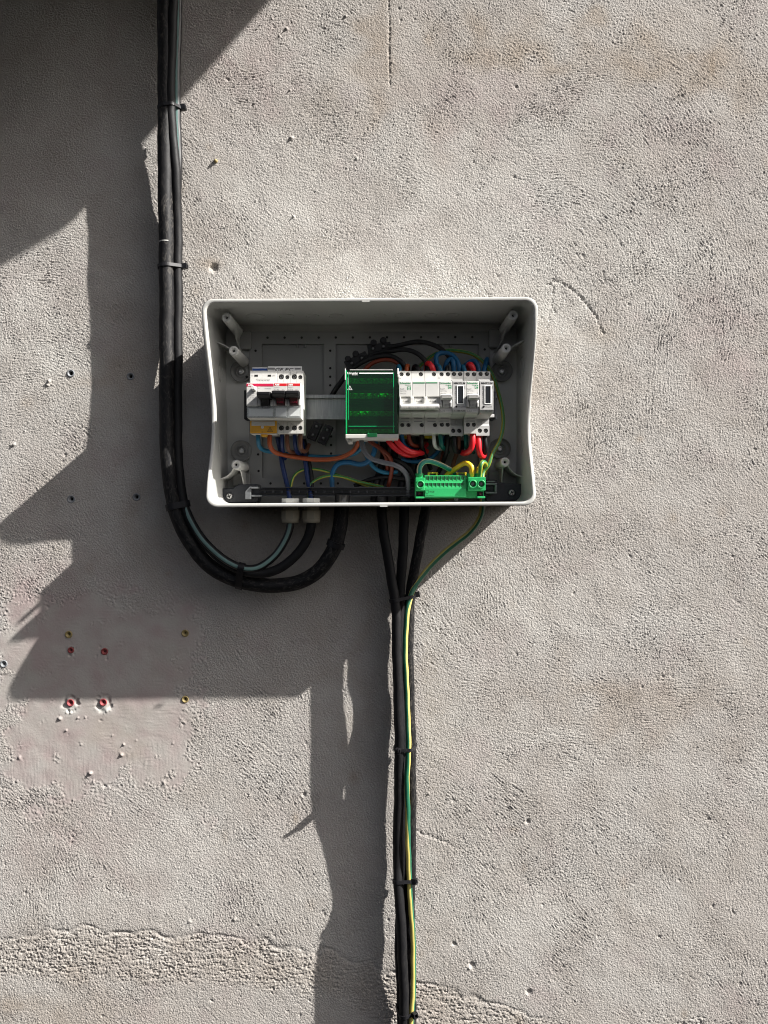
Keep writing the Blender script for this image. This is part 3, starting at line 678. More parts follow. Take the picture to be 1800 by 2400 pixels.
# cover screw posts
posts = [(531, 744), (547.5, 822), (1203, 739), (1187, 816), (553, 1089), (1184, 1083)]
for i, (px, py) in enumerate(posts):
    d1 = (90.0, 82.0)[i % 2] if i < 4 else (70.0 if i == 4 else 58.0); x, z = X(px, d1), Zp(py, d1)
    p = MB().lathe(x, z, [(7.6, 5), (6.6, d1-1.2), (6.0, d1), (3.6, d1), (3.4, d1-0.7), (1.9, d1-0.7), (1.7, d1-9)], 28).build('cover_post', M['shell'], enc)
    MB().lathe(x, z, [(1.9, d1-6), (0.05, d1-6)], 12).build('bore', M['hole'], p)
def web(pts, name='gusset', th=1.3):
    """thin upright rib: (x, z, top depth) along its run, standing on the back"""
    vs = []; fs = []
    for i, (x, z, d) in enumerate(pts):
        a = pts[min(i+1, len(pts)-1)]; b = pts[max(i-1, 0)]
        t = Vector((a[0]-b[0], a[1]-b[1])).normalized(); nx_, nz_ = -t.y*th/2, t.x*th/2
        vs += [W(x+nx_, z+nz_, 5), W(x-nx_, z-nz_, 5), W(x-nx_, z-nz_, d), W(x+nx_, z+nz_, d)]
    for i in range(len(pts)-1):
        a, b = 4*i, 4*i+4
        fs += [(a+1, b+1, b+2, a+2), (b, a, a+3, b+3), (a+3, a+2, b+2, b+3)]
    n = len(vs)-4; fs += [(0, 1, 2, 3), (n, n+3, n+2, n+1)]
    return MB().add(vs, fs).build(name, M['shell'], enc)
def curve_web(p0, p1, d0, d1, sag, bow=0.0, n=10):
    out = []
    for i in range(n+1):
        t = i/n; x = p0[0]+(p1[0]-p0[0])*t; z = p0[1]+(p1[1]-p0[1])*t
        L = math.hypot(p1[0]-p0[0], p1[1]-p0[1]); x += -(p1[1]-p0[1])/L*bow*4*t*(1-t); z += (p1[0]-p0[0])/L*bow*4*t*(1-t)
        out.append((x, z, d0+(d1-d0)*t-sag*4*t*(1-t)))
    return web(out)
curve_web((-234, 237), (-206, 221), 56, 60, 5, 2, )
curve_web((X(531, 90)+4, Zp(744, 90)-6), (-206, 232), 58, 18, 6, -3)
curve_web((X(1187, 90)+5, Zp(816, 90)+3), (198, 240), 60, 56, 5, 2)
curve_web((X(1203, 90)-4, Zp(739, 90)-6), (X(1187, 90)-4, Zp(816, 90)+12), 58, 20, 6, 3)
curve_web((X(553, 70)-5, Zp(1089, 70)-3), (-235, Zp(1123, 50)), 58, 48, 4, 4)
curve_web((X(553, 70)+2, Zp(1089, 70)-6), (-200, 24), 50, 30, 4, 1)
curve_web((X(1184, 58)+5, Zp(1083, 58)-3), (199, Zp(1117, 50)), 50, 44, 4, -4)
curve_web((X(1184, 58)-1, Zp(1083, 58)-6), (170, 26), 46, 30, 4, -1)
curve_web((X(531, 90), Zp(744, 90)+6), (X(531, 90), 279), 76, 80, 1)
curve_web((X(1203, 90), Zp(739, 90)+6), (X(1203, 90), 281), 76, 80, 1)
# wall fixing bosses with their screws
for (px, py) in ((564, 870), (565, 1056), (1177, 869), (1173, 1051)):
    x, z = X(px, 12), Zp(py, 12)
    b = MB().lathe(x, z, [(15.5, 4.8), (15.2, 12.5), (14.2, 12.5), (13.8, 9.5), (8.6, 8.0), (8.0, 9.5), (7.0, 9.5), (6.6, 6.5)], 32).build('fixing_boss', M['plate'], enc)
    s = MB().lathe(x, z, [(4.4, 6), (4.3, 8.2), (3.4, 9.2), (1.8, 9.4), (1.5, 8.6)], 16).build('screw', M['screw'], b)
# knock-out rings pressed in the walls
def ring_on(axis, c, r, const, name='knockout'):
    pts = []
    for k in range(33):
        a = 2*math.pi*k/32
        if axis == 'z': pts.append(Vector((c[0]+r*math.cos(a), const+0.0, c[1]+r*math.sin(a))))
        else: pts.append(Vector((const, c[0]+r*math.cos(a), c[1]+r*math.sin(a))))
    tube(MB(), pts, 0.5, 6, caps=False).build(name, M['shell'], enc)
for (px, py, r) in ((672, 739, 11), (733, 739, 9), (788, 739, 10), (890, 738, 9), (947, 739, 13), (1009, 740, 9), (1060, 740, 9), (600, 738, 13)):
    zc = rot(X(px, 48)+18, BH-4.4)[1]; ring_on('z', (X(px, 48), 50), r, zc)
ring_on('x', (205, 42), 14, rot(BW-4.6, 60)[0]); ring_on('x', (95, 40), 12, rot(BW-4.8, -50)[0])
ring_on('x', (196, 40), 12, rot(-BW+4.6, 60)[0]); ring_on('x', (92, 40), 12, rot(-BW+4.8, -50)[0])
for (px, py, d) in ((867, 758, 40),):
    x, z, _ = mm(px, py, d); MB().box(x-3.2, x+3.2, z-3, z+3, d, d+0.01)

# ================================================================= DIN RAIL
RZ = 148.0
rail = thing('din_rail', 'zinc plated steel mounting rail across the back of the enclosure', 'rail', (0, RZ, 35))
mb = MB(); rx0, rx1 = X(578, 42), X(1166, 42)
mb.prism([(RZ-17.5, 42), (RZ-12.5, 42), (RZ-12.5, 35.5), (RZ+12.5, 35.5), (RZ+12.5, 42), (RZ+17.5, 42), (RZ+17.5, 41), (RZ+13.5, 41), (RZ+13.5, 34.5), (RZ-13.5, 34.5), (RZ-13.5, 41), (RZ-17.5, 41)], rx0, rx1)
m, nt, b = newmat('brushed_zinc'); b.inputs['Metallic'].default_value = 0.6; b.inputs['Roughness'].default_value = 0.38
tc = N(nt, 'ShaderNodeTexCoord'); mp = N(nt, 'ShaderNodeMapping'); mp.inputs['Scale'].default_value = (900, 40, 40); nt.links.new(tc.outputs['Object'], mp.inputs[0])
n1 = N(nt, 'ShaderNodeTexNoise'); n1.inputs['Scale'].default_value = 1; n1.inputs['Detail'].default_value = 4; nt.links.new(mp.outputs[0], n1.inputs['Vector'])
cr = N(nt, 'ShaderNodeMix', data_type='RGBA'); cr.inputs[6].default_value = (0.13, 0.135, 0.14, 1); cr.inputs[7].default_value = (0.42, 0.43, 0.43, 1)
nt.links.new(n1.outputs['Fac'], cr.inputs[0]); nt.links.new(cr.outputs[2], b.inputs['Base Color'])
mb.build('rail_profile', m, rail, 0.4)
for px in (596, 1140):
    MB().box(X(px, 30)-6, X(px, 30)+6, RZ-10, RZ+10, 10.5, 34.4).build('standoff', M['plate'], rail, 1)
for px in (585, 1158):
    x = X(px, 42); MB().lathe(x, RZ-4, [(3.2, 35.6), (3.2, 37.0), (2.4, 37.8), (1.0, 37.6)], 14).build('screw', M['screw'], rail)

# ================================================================= BREAKERS
def terminals(t, x0, x1, z0, z1, d, holes, mat, dark='hole', screw=True, depth=4.6, name='terminal_face'):
    MB().holed(x0, x1, z0, z1, d-depth, d, sorted(holes)).build(name, mat, t)
    for (cx, cz, r) in holes:
        f = MB().lathe(cx, cz, [(r-0.05, d-depth+0.1), (0.02, d-depth+0.12)], 18).build('dark_well_floor', M[dark], t)  # dark disc laid on the well floor to paint in its shade
        if screw:
            s = MB(); rs = r*0.66
            s.lathe(cx, cz, [(rs, d-depth+0.1), (rs, d-1.6), (rs*0.85, d-1.1), (0.05, d-1.1)], 14)
            s2 = s.build('terminal_screw', M['dscrew'], t)
            s = MB(); a = 0.5+cx % 1.3
            for q in (a, a+math.pi/2):
                ux, uz = math.cos(q), math.sin(q); l, w = rs*0.75, 0.28
                s.add([W(cx+ux*l-uz*w, cz+uz*l+ux*w, d-1.05), W(cx-ux*l-uz*w, cz-uz*l+ux*w, d-1.05), W(cx-ux*l+uz*w, cz-uz*l-ux*w, d-1.05), W(cx+ux*l+uz*w, cz+uz*l-ux*w, d-1.05)], [(0, 1, 2, 3)])
            s.build('slot', M['hole'], s2)
# --- left group -----------------------------------------------------------
ZT, ZB, NT, NB = 192.0, 106.8, 169.7, 123.3
def left_single(x0, x1, label, key):
    t = thing('circuit_breaker', label, 'circuit breaker', (x0, RZ, 43), 'circuit breakers on the mounting rail')
    g = 0.12; a, b = x0+g, x1-g; xm = (a+b)/2; w = b-a
    MB().prism([(ZB, 43), (ZB, 75.4), (ZT, 75.4), (ZT, 43), (RZ+18, 43), (RZ+18, 38), (RZ-18, 38), (RZ-18, 43)], a, b).build('body', M['cream'], t, 0.5)
    # split housing: neutral half and live half
    terminals(t, a, b, NT, ZT, 80, [(a+w*0.30, Zp(883, 80), 3.7), (a+w*0.77, Zp(884, 80), 2.9)], M['white'])
    terminals(t, a, b, ZB, NB+0.5, 80, [(a+w*0.30, Zp(1003, 80), 3.6), (a+w*0.77, Zp(1003, 80), 2.9)], M['cream'])
    MB().prism([(NB+0.7, 75.3), (NB+0.9, 98), (140.0, 98.0), (140.0, 99.5), (150.2, 99.5), (152, 105), (NT, 105), (NT, 75.3)], a, b).build('nose', M['white'], t, 0.4)
    for xx in (a, b-2.6): MB().box(xx, xx+2.6, 140.2, 151.0, 98.0, 104.4).build('cheek', M['white'], t, 0.3)
    lv = MB().prism([(148.8, 103), (149.6, 113.5), (152.0, 116.5), (155.8, 116.5), (157.4, 113), (157.4, 105.05)], a+0.2, b-0.4).build('lever', M['black'], t, 0.7)
    st = MB().prism([(140.6, 99.6), (141.2, 104.5), (150.5, 109), (150.5, 99.6)], xm-5.2, xm+5.2).build('stem', M['dred'], lv, 0.3)
    tm = MB(); text(tm, 'I-ON', xm, 143.3, 106.6, 3.6, bold=0.02, mid=True, width=7.6)
    tm.v = [(v[0], v[1], v[2]) for v in tm.v]; tm.build('lettering', M['crimson'], lv)
    MB().box(a+0.2, b-0.2, NB+1.2, 139.6, 98.0, 104.2).build('label_window', M['clear'], t, 0.8)
    MB().box(a+2.0, b-2.0, NB+3.4, 137.6, 98.02, 98.6).build('circuit_label', M['label'], t)
    MB().box(a+0.3, b-0.3, 165.6, 168.9, 105.0, 105.12).build('brand_stripe', M['red'], t)
    tm = MB(); text(tm, 'ABB', a+1.2, 166.2, 105.25, 3.0, bold=0.04, width=6.3); tm.build('brand_lettering', M['whiteink'], t)
    tm = MB(); text(tm, 'DSN201 L', a+1.2, 163.0, 105.12, 1.6, width=7); text(tm, 'C32', a+1.2, 159.6, 105.12, 3.2, width=6.2); text(tm, 'H I', a+11, 159.8, 105.12, 2.2)
    tm.build('lettering', M['greyink'], t)
    tm = MB(); text(tm, 'N', a+1.2, 171.8, 80.15, 4.6); text(tm, 'N', a+1.2, 118.0, 80.15, 4.2)
    for zz0, zz1 in ((172, 176.5), (117.6, 122)): tm.box(b-4.2, b-3.9, zz0, zz1, 79.9, 80.12)
    tm.build('terminal_marking', M['greyink'], t)
    for zz0, zz1 in ((170.2, ZT), (ZB, NB)): MB().box(xm-0.15, xm+0.15, zz0, zz1, 79.7, 80.06).build('housing_seam', M['greyink'], t)
    return t
xA = -180.8; xB = -145.0; xC = -127.2; xD = -109.6
left_single(xB, xC, 'white two-terminal circuit breaker with red stripe, beside the wide residual current device', 'b')
left_single(xC, xD, 'white red-striped circuit breaker at the right end of the left group, side lit white', 'c')
# --- wide residual current device
t = thing('residual_current_device', 'wide white residual current device with crimson stripe and amber lower terminal cover', 'circuit breaker', (xA, RZ, 43))
a, b = xA, xB-0.12
MB().prism([(ZB, 43), (ZB, 79.0), (ZT, 79.0), (ZT, 43), (RZ+18, 43), (RZ+18, 38), (RZ-18, 38), (RZ-18, 43)], a-1.2, b-1).build('body', M['cream'], t, 0.6)
MB().box(a-1.2, b-0.2, NT-1, ZT, 78.9, 80.4).build('upper_face', M['white'], t, 0.5)
for px in (600.5, 631.5):
    x, z, d = mm(px, 880.5, 80.5); MB().box(x-2.3, x+2.3, z-1.3, z+1.3, 80.3, 80.6).build('inspection_slot', M['hole'], t)
tm = MB(); zt = Zp(893, 80.5)
text(tm, 'N', X(590, 80.5), Zp(882, 80.5), 80.6, 2.6); text(tm, '2N', X(638.5, 80.5), Zp(882, 80.5), 80.6, 2.6)
for i in range(8): tm.box(X(604, 80)+i*2.1, X(604, 80)+i*2.1+1.2, zt, zt+1.2, 80.4, 80.6)
x = X(601, 80); tm.box(x, x+18, zt+2.6, zt+2.85, 80.4, 80.6); tm.box(x, x+.25, zt+1.0, zt+2.6, 80.4, 80.6); tm.box(x+17.75, x+18, zt+1.0, zt+2.6, 80.4, 80.6)
text(tm, 'OO H', X(607.5, 80), zt-4.2, 80.6, 3.2, width=10)
tm.build('wiring_diagram_print', M['greyink'], t)
MB().prism([(NB+0.7, 78.8), (NB+0.9, 98), (139.4, 98.0), (139.6, 105), (NT, 105), (NT, 78.8)], a, X(605.5, 105)).build('nose', M['white'], t, 0.5)
MB().prism([(NB+0.7, 78.8), (NB+0.9, 98), (139.4, 98.0), (139.6, 99.5), (150.2, 99.5), (152, 105), (NT, 105), (NT, 78.8)], X(605.5, 105)+0.02, b).build('nose', M['white'], t, 0.5)
x0, x1 = X(606, 105), b
MB().box(x0, x0+4, 140.0, 151.0, 98.0, 104.5).build('cheek', M['cream'], t, 0.4); MB().box(x1-4.6, x1, 139.8, 149.5, 98.0, 104.7).build('cheek', M['white'], t, 0.8)
lx0, lx1 = X(608, 112), X(638.5, 112)
lv = MB().prism([(147.4, 103), (148.0, 113.5), (150.4, 117), (154.4, 117), (155.8, 113), (155.8, 105.05)], lx0, lx1).build('lever', M['black'], t, 0.8)
MB().prism([(137.0, 99.6), (139.4, 104.8), (149.3, 110), (149.3, 99.6)], X(614.5, 106), X(633.5, 106)).build('stem', M['black'], lv, 0.4)
MB().box(a+0.2, b-0.3, NB+1.2, 139.0, 98.0, 104.2).build('label_window', M['clear'], t, 0.9)
MB().box(a+1.8, b-2.0, NB+3.4, 136.8, 98.02, 98.6).build('circuit_label', M['label'], t)
MB().box(a+0.2, b-0.4, 165.0, 168.6, 105.0, 105.14).build('brand_stripe', M['crimson'], t)
tm = MB(); text(tm, 'ABB', a+2.0, 165.7, 105.3, 3.0, bold=0.04, width=6.3); tm.build('brand_lettering', M['whiteink'], t)
tm = MB(); text(tm, 'TEST', X(605, 105), 162.0, 105.14, 1.8, width=4.2); text(tm, 'DDA202', X(623, 105), 161.6, 105.14, 1.8, width=8.2)
for i, (s_, wd) in enumerate((('I\u2206n A', 7), ('IP 20A', 9), ('Un 230V~', 10), ('A-C 25A', 11), ('-25 +55', 10), ('AC  50', 6), ('Im 500', 7))): text(tm, s_, a+1.6+(7 if i < 2 else 0), 157.6-i*2.7, 105.14, 1.9, width=wd)
tm.build('lettering', M['greyink'], t)
x, z = X(597, 110), Zp(913, 110)
MB().lathe(x, z, [(3.3, 104.9), (3.3, 106), (2.9, 106.2), (2.7, 112.2), (2.0, 112.9)], 20).build('test_button', M['white'], t)
MB().box(a-0.9, b-0.4, ZB+0.3, NB+0.4, 79.0, 82.2).build('terminal_cover', M['amber'], t, 0.8)
MB().box(a+1.4, b-2.8, NB-6.4, NB-0.4, 82.1, 83.0).build('paper_strip', M['white'], t, 0.3)
x, z = X(615, 82), Zp(1001, 82); MB().lathe(x, z, [(2.2, 82), (2.0, 82.7), (1.2, 82.9)], 18).build('seal_button', M['white'], t)
def tri_sign(mb, cx, cz, r, d, w=0.45):
    P3 = [(cx+r*math.cos(math.radians(q)), cz+r*math.sin(math.radians(q))) for q in (90, 210, 330)]
    for i in range(3):
        (x0, z0), (x1, z1) = P3[i], P3[(i+1) % 3]; L = math.hypot(x1-x0, z1-z0); nx_, nz_ = -(z1-z0)/L*w, (x1-x0)/L*w
        mb.add([W(x0, z0, d), W(x1, z1, d), W(x1+nx_, z1+nz_, d), W(x0+nx_, z0+nz_, d)], [(0, 1, 2, 3)])
    mb.add([W(cx+q[0]*r, cz+q[1]*r, d) for q in ((0.1, 0.5), (-0.2, -0.02), (0.0, -0.02), (-0.06, -0.36), (0.22, 0.1), (0.04, 0.1))], [(0, 1, 2, 3, 4, 5)])
tm = MB(); tri_sign(tm, X(633, 82), Zp(1008, 82), 4.3, 82.35); tm.build('warning_triangle', M['ink'], t)
tm = MB(); text(tm, 'W', X(613, 82), Zp(1014, 82), 82.35, 2.2); tm.build('lettering', M['ink'], t)
MB().box(X(614, 70), X(628, 70), ZB-3.6, ZB-0.1, 62, 78).build('release_tab', M['amber'], t, 0.6)
MB().box(a-0.4, b-1.5, ZB-0.9, ZB+0.2, 60, 79.5).build('bottom_lip', M['white'], t, 0.4)
# the left group's faces stand a little further out than those on the right
bpy.context.view_layer.update()
done = set()
def deepen(o):
    for ch in [q for q in bpy.data.objects if q.parent == o]:
        if ch.type == 'MESH' and ch.data.name not in done:
            done.add(ch.data.name)
            for v in ch.data.vertices:
                d = 43-v.co.y*1000
                if d >= 97: v.co.y = -(d+8+max(0, d-105.5)*0.8-43)/1000
        deepen(ch)
for o in [q for q in bpy.data.objects if q.parent is None and q.get('category') == 'circuit breaker']: deepen(o)
# labels standing behind the left group
t = thing('label_strip', 'white paper label strip lettered GE PC standing above the left breakers', 'label', (X(628, 72), 192, 72))
x0, x1 = X(628, 73), X(707.5, 73)
MB().box(x0, x1, 191.5, Zp(858.5, 73), 72, 73).build('paper', M['label'], t, 0.2)
for u0, u1 in ((628.5, 644.5), (691, 705)): MB().box(X(u0, 73), X(u1, 73), Zp(866.3, 73), Zp(862, 73), 73.0, 73.12).build('grey_bar', M['greyink'], t)
tm = MB(); text(tm, 'GE PC', X(645, 73), Zp(870.2, 73), 73.14, 6.4, shear=0.22, bold=0.015, width=25); tm.build('lettering', M['ink'], t)
t = thing('label_strip', 'short blue printed label strip above the wide residual current device', 'label', (X(591, 70), 192, 70))
x0, x1 = X(591, 71), X(627, 71)
MB().box(x0, x1, 191.5, Zp(861, 71), 70, 71).build('paper', M['label'], t, 0.2); MB().box(x0+0.3, x1-0.3, 191.5, Zp(863.5, 71), 71.0, 71.12).build('blue_print', M['blueprint'], t)
# --- right group ----------------------------------------------------------
rt, rn, rb, rnb = 191.5, 173.4, 106.8, 131.5
XR = [X(934.9, 105), X(965.4, 105), X(997, 105), X(1029.7, 105), X(1060, 105), X(1092.4, 105), X(1124.5, 105), X(1155.9, 105)]
NOSE = [(rnb-3.5, 79.9), (rnb-1.0, 88.0), (rnb-0.6, 100.6), (rnb+1.6, 102.4), (152.0, 102.4), (152.6, 105.0), (rn, 105), (rn, 79.9)]
def house_icon(t, x, z, d, s=4.6):
    MB().box(x, x+s, z, z+s, d, d+0.12).build('green_square', M['greenink'], t)
    tm = MB()
    for pts in ([(0.15, 0.55), (0.5, 0.88), (0.85, 0.55)], [(0.22, 0.55), (0.22, 0.15), (0.78, 0.15)], [(0.36, 0.5), (0.5, 0.62), (0.62, 0.5), (0.5, 0.34)]):
        for (x0, z0), (x1, z1) in zip(pts[:-1], pts[1:]):
            L = math.hypot(x1-x0, z1-z0); nx_, nz_ = -(z1-z0)/L*0.045, (x1-x0)/L*0.045
            tm.add([W(x+s*(u+i*nx_), z+s*(v+i*nz_), d+0.2) for u, v, i in ((x0, z0, 1), (x1, z1, 1), (x1, z1, -1), (x0, z0, -1))], [(0, 1, 2, 3)])
    tm.build('icon_print', M['whiteink'], t)
def brand(t, a, code):
    tm = MB(); text(tm, 'Schneider', a+0.9, 169.5, 105.14, 3.5, bold=0.02, width=14.4); tm.build('brand_lettering', M['greenink'], t)
    tm = MB(); text(tm, 'Electric', a+8.2, 167.3, 105.14, 1.9, width=7.2); tm.build('brand_lettering', M['greenink'], t)
    tm = MB(); text(tm, 'Resi9', a+1.0, 162.4, 105.14, 2.1, bold=0.02, width=5.6); text(tm, code, a+1.0, 159.0, 105.14, 2.0, width=8.4); text(tm, 'R9PFC632', a+1.0, 156.2, 105.14, 1.7, bold=0.01, width=7.6)
    tm.box(a+1.0, a+9, 161.4, 161.6, 105.0, 105.12)
    tm.build('lettering', M['greyink'], t)
def slots(t, xm, z):
    for zz in (z, z-4.0): MB().box(xm-5.6, xm+5.6, zz-0.55, zz+0.55, 79.9, 80.25).build('vent_slot', M['greyink'], t, 0.1)
def pole_body(t, a, b, tops, bots):
    MB().prism([(rb, 43), (rb, 75.4), (rt, 75.4), (rt, 43), (RZ+18, 43), (RZ+18, 38), (RZ-18, 38), (RZ-18, 43)], a, b).build('body', M['cream'], t, 0.4)
    terminals(t, a, b, rn-2, rt, 80, tops, M['white']); terminals(t, a, b, rb, Zp(991, 80), 80, bots, M['cream'])
    MB().box(a, b, Zp(991, 80)+0.02, rnb-2, 75.3, 80.0).build('lower_face', M['cream'], t)
    MB().prism(NOSE, a, b).build('nose', M['white'], t, 0.5)
TR, ZTT, ZTB = 2.9, Zp(877, 80), Zp(996, 80)
# three-pole breaker, levers down
t3 = thing('circuit_breaker', 'three-module white breaker right of the green block, linked levers down and OFF showing', 'circuit breaker', (XR[0], RZ, 43), 'circuit breakers on the mounting rail')
g = 0.14
pole_body(t3, XR[0]+g, XR[1]-g, [(X(941, 80), ZTT, TR), (X(956, 80), ZTT, TR)], [(X(943, 80), ZTB, TR), (X(957.5, 80), ZTB, TR)])
pole_body(t3, XR[1]+g, XR[2]-g, [(X(986.5, 80), ZTT, TR)], [(X(988.5, 80), ZTB, TR)])
pole_body(t3, XR[2]+g, XR[3]-g, [(X(1017, 80), ZTT, TR)], [(X(1019.5, 80), ZTB, TR)])
brand(t3, XR[0]+0.6, 'DM  C32'); house_icon(t3, X(954.8, 105), Zp(914, 105), 105.0)
MB().box(X(968, 105), X(996, 105), Zp(898.8, 105), Zp(896.2, 105), 105.0, 105.14).build('green_bar', M['greenink'], t3)
MB().box(X(998, 105), X(1025, 105), Zp(898.5, 105), Zp(896.0, 105), 105.0, 105.14).build('green_bar', M['greenink'], t3)
MB().box(XR[0]+.3, XR[3]-.3, Zp(928.4, 105), Zp(927.8, 105), 105.0, 105.08).build('moulded_line', M['cream'], t3)
tm = MB(); text(tm, 'ACTI9  1 2000', X(937, 101), Zp(968, 101)+0.1, 101.5, 1.8, bold=0.02, width=15); tm.build('lettering', M['ink'], t3)
for i in range(3):
    xm = (XR[i]+XR[i+1])/2
    w = MB().box(xm-5.8, xm+6.4, 141.6, 151.6, 102.3, 103.6).build('lever_window', M['white'], t3, 0.5)
    tm = MB(); text(tm, 'O OFF', xm-3.6, 145.9, 103.8, 2.6, bold=0.01, width=8.4); tm.build('lettering', M['ink'], w)
    MB().box(xm-5.4, xm+5.0, 143.2, 143.8, 103.55, 103.75).build('window_line', M['greyink'], w)
    MB().box(XR[i]+(0.5 if i == 0 else -2.6), XR[i]+(2.6), 139, 152.5, 102.3, 108.0).build('lever_arm', M['white'], t3, 1.2)
    slots(t3, xm+0.5, Zp(980.5, 80))
lv = MB().prism([(135.2, 104), (134.6, 113), (136.2, 117.5), (139.6, 118), (142.2, 113), (142.4, 102.5)], X(937.5, 112), X(1029, 112)).build('linked_lever', M['white'], t3, 0.9)
for i in range(20):
    if i % 5 == 4: continue
    x = X(941, 117)+i*2.35; MB().prism([(135.4, 117.0), (135.4, 118.3), (137.8, 118.5), (137.8, 117.2)], x, x+1.0).build('grip_rib', M['cream'], lv)
tm = MB(); text(tm, 'N', X(935.5, 80), Zp(888.5, 80), 80.15, 3.4); text(tm, 'N', X(936.5, 80), Zp(990, 80), 80.15, 3.0); tm.build('terminal_marking', M['greyink'], t3)
# single breaker with lever up, and meter; both twice
def right_single(a, b, label):
    t = thing('circuit_breaker', label, 'circuit breaker', (a, RZ, 43), 'circuit breakers on the mounting rail')
    a, b = a+g, b-g; xm = (a+b)/2
    kx = 80.0; ax = lambda u: a+u
    pole_body(t, a, b, [(a+4.8, ZTT, TR), (a+13.4, ZTT, TR)], [(a+5.2, ZTB+0.5, TR), (a+13.2, ZTB+0.5, TR)])
    brand(t, a+0.3, '1M  C32'); house_icon(t, b-5.4, Zp(911, 105), 105.0)
    MB().box(b-1.6, b-1.3, 157.2-1, 159.5-1, 105.0, 105.1).build('tick_print', M['greyink'], t)
    lv = MB().prism([(147.6, 104), (148.2, 113.5), (150.4, 116), (153.4, 116), (154.8, 112), (154.8, 105.05)], a+1.2, b-0.8).build('lever', M['meter'], t, 0.8)
    for i in range(3): MB().box(a+2.6, b-2.2, 149.8+i*1.5, 150.3+i*1.5, 115.9, 116.2).build('grip_rib', M['cream'], lv)
    MB().prism([(138.2, 102.3), (138.6, 105.0), (148.6, 110), (148.6, 102.3)], xm-4.2, xm+4.4).build('stem', M['meter'], lv, 0.4)
    tm = MB(); text(tm, 'I.ON', xm-2.8, 140.6, 107.4, 2.6, bold=0.01, width=6.0); tm.build('lettering', M['ink'], lv)
    for xx in (a+0.2, b-3.4): MB().prism([(138.4, 102.3), (138.6, 107.4), (144.5, 108.4), (149.2, 105.4), (149.2, 102.3)], xx, xx+3.0).build('cheek', M['meter'], t, 0.9)
    tm = MB(); text(tm, 'C32', a+1.2, 133.4, 102.55, 3.3, width=6.4); text(tm, 'R9PFC', a+9.6, 133.9, 102.55, 1.4, width=6.0); tm.build('rating_lettering', M['greyink'], t)
    slots(t, xm+0.5, Zp(980, 80))
    tm = MB(); text(tm, 'N', a+0.9, Zp(888, 80), 80.15, 3.2); text(tm, 'N', a+0.9, Zp(989, 80), 80.15, 3.0); tm.build('terminal_marking', M['greyink'], t)
    return t
s1 = right_single(XR[3], XR[4], 'single white breaker with lever up, between the three-module breaker and the left meter')
s2 = copy_tree(s1, XR[5]-XR[3]); s2['label'] = 'single white breaker with lever up, between the two meters'
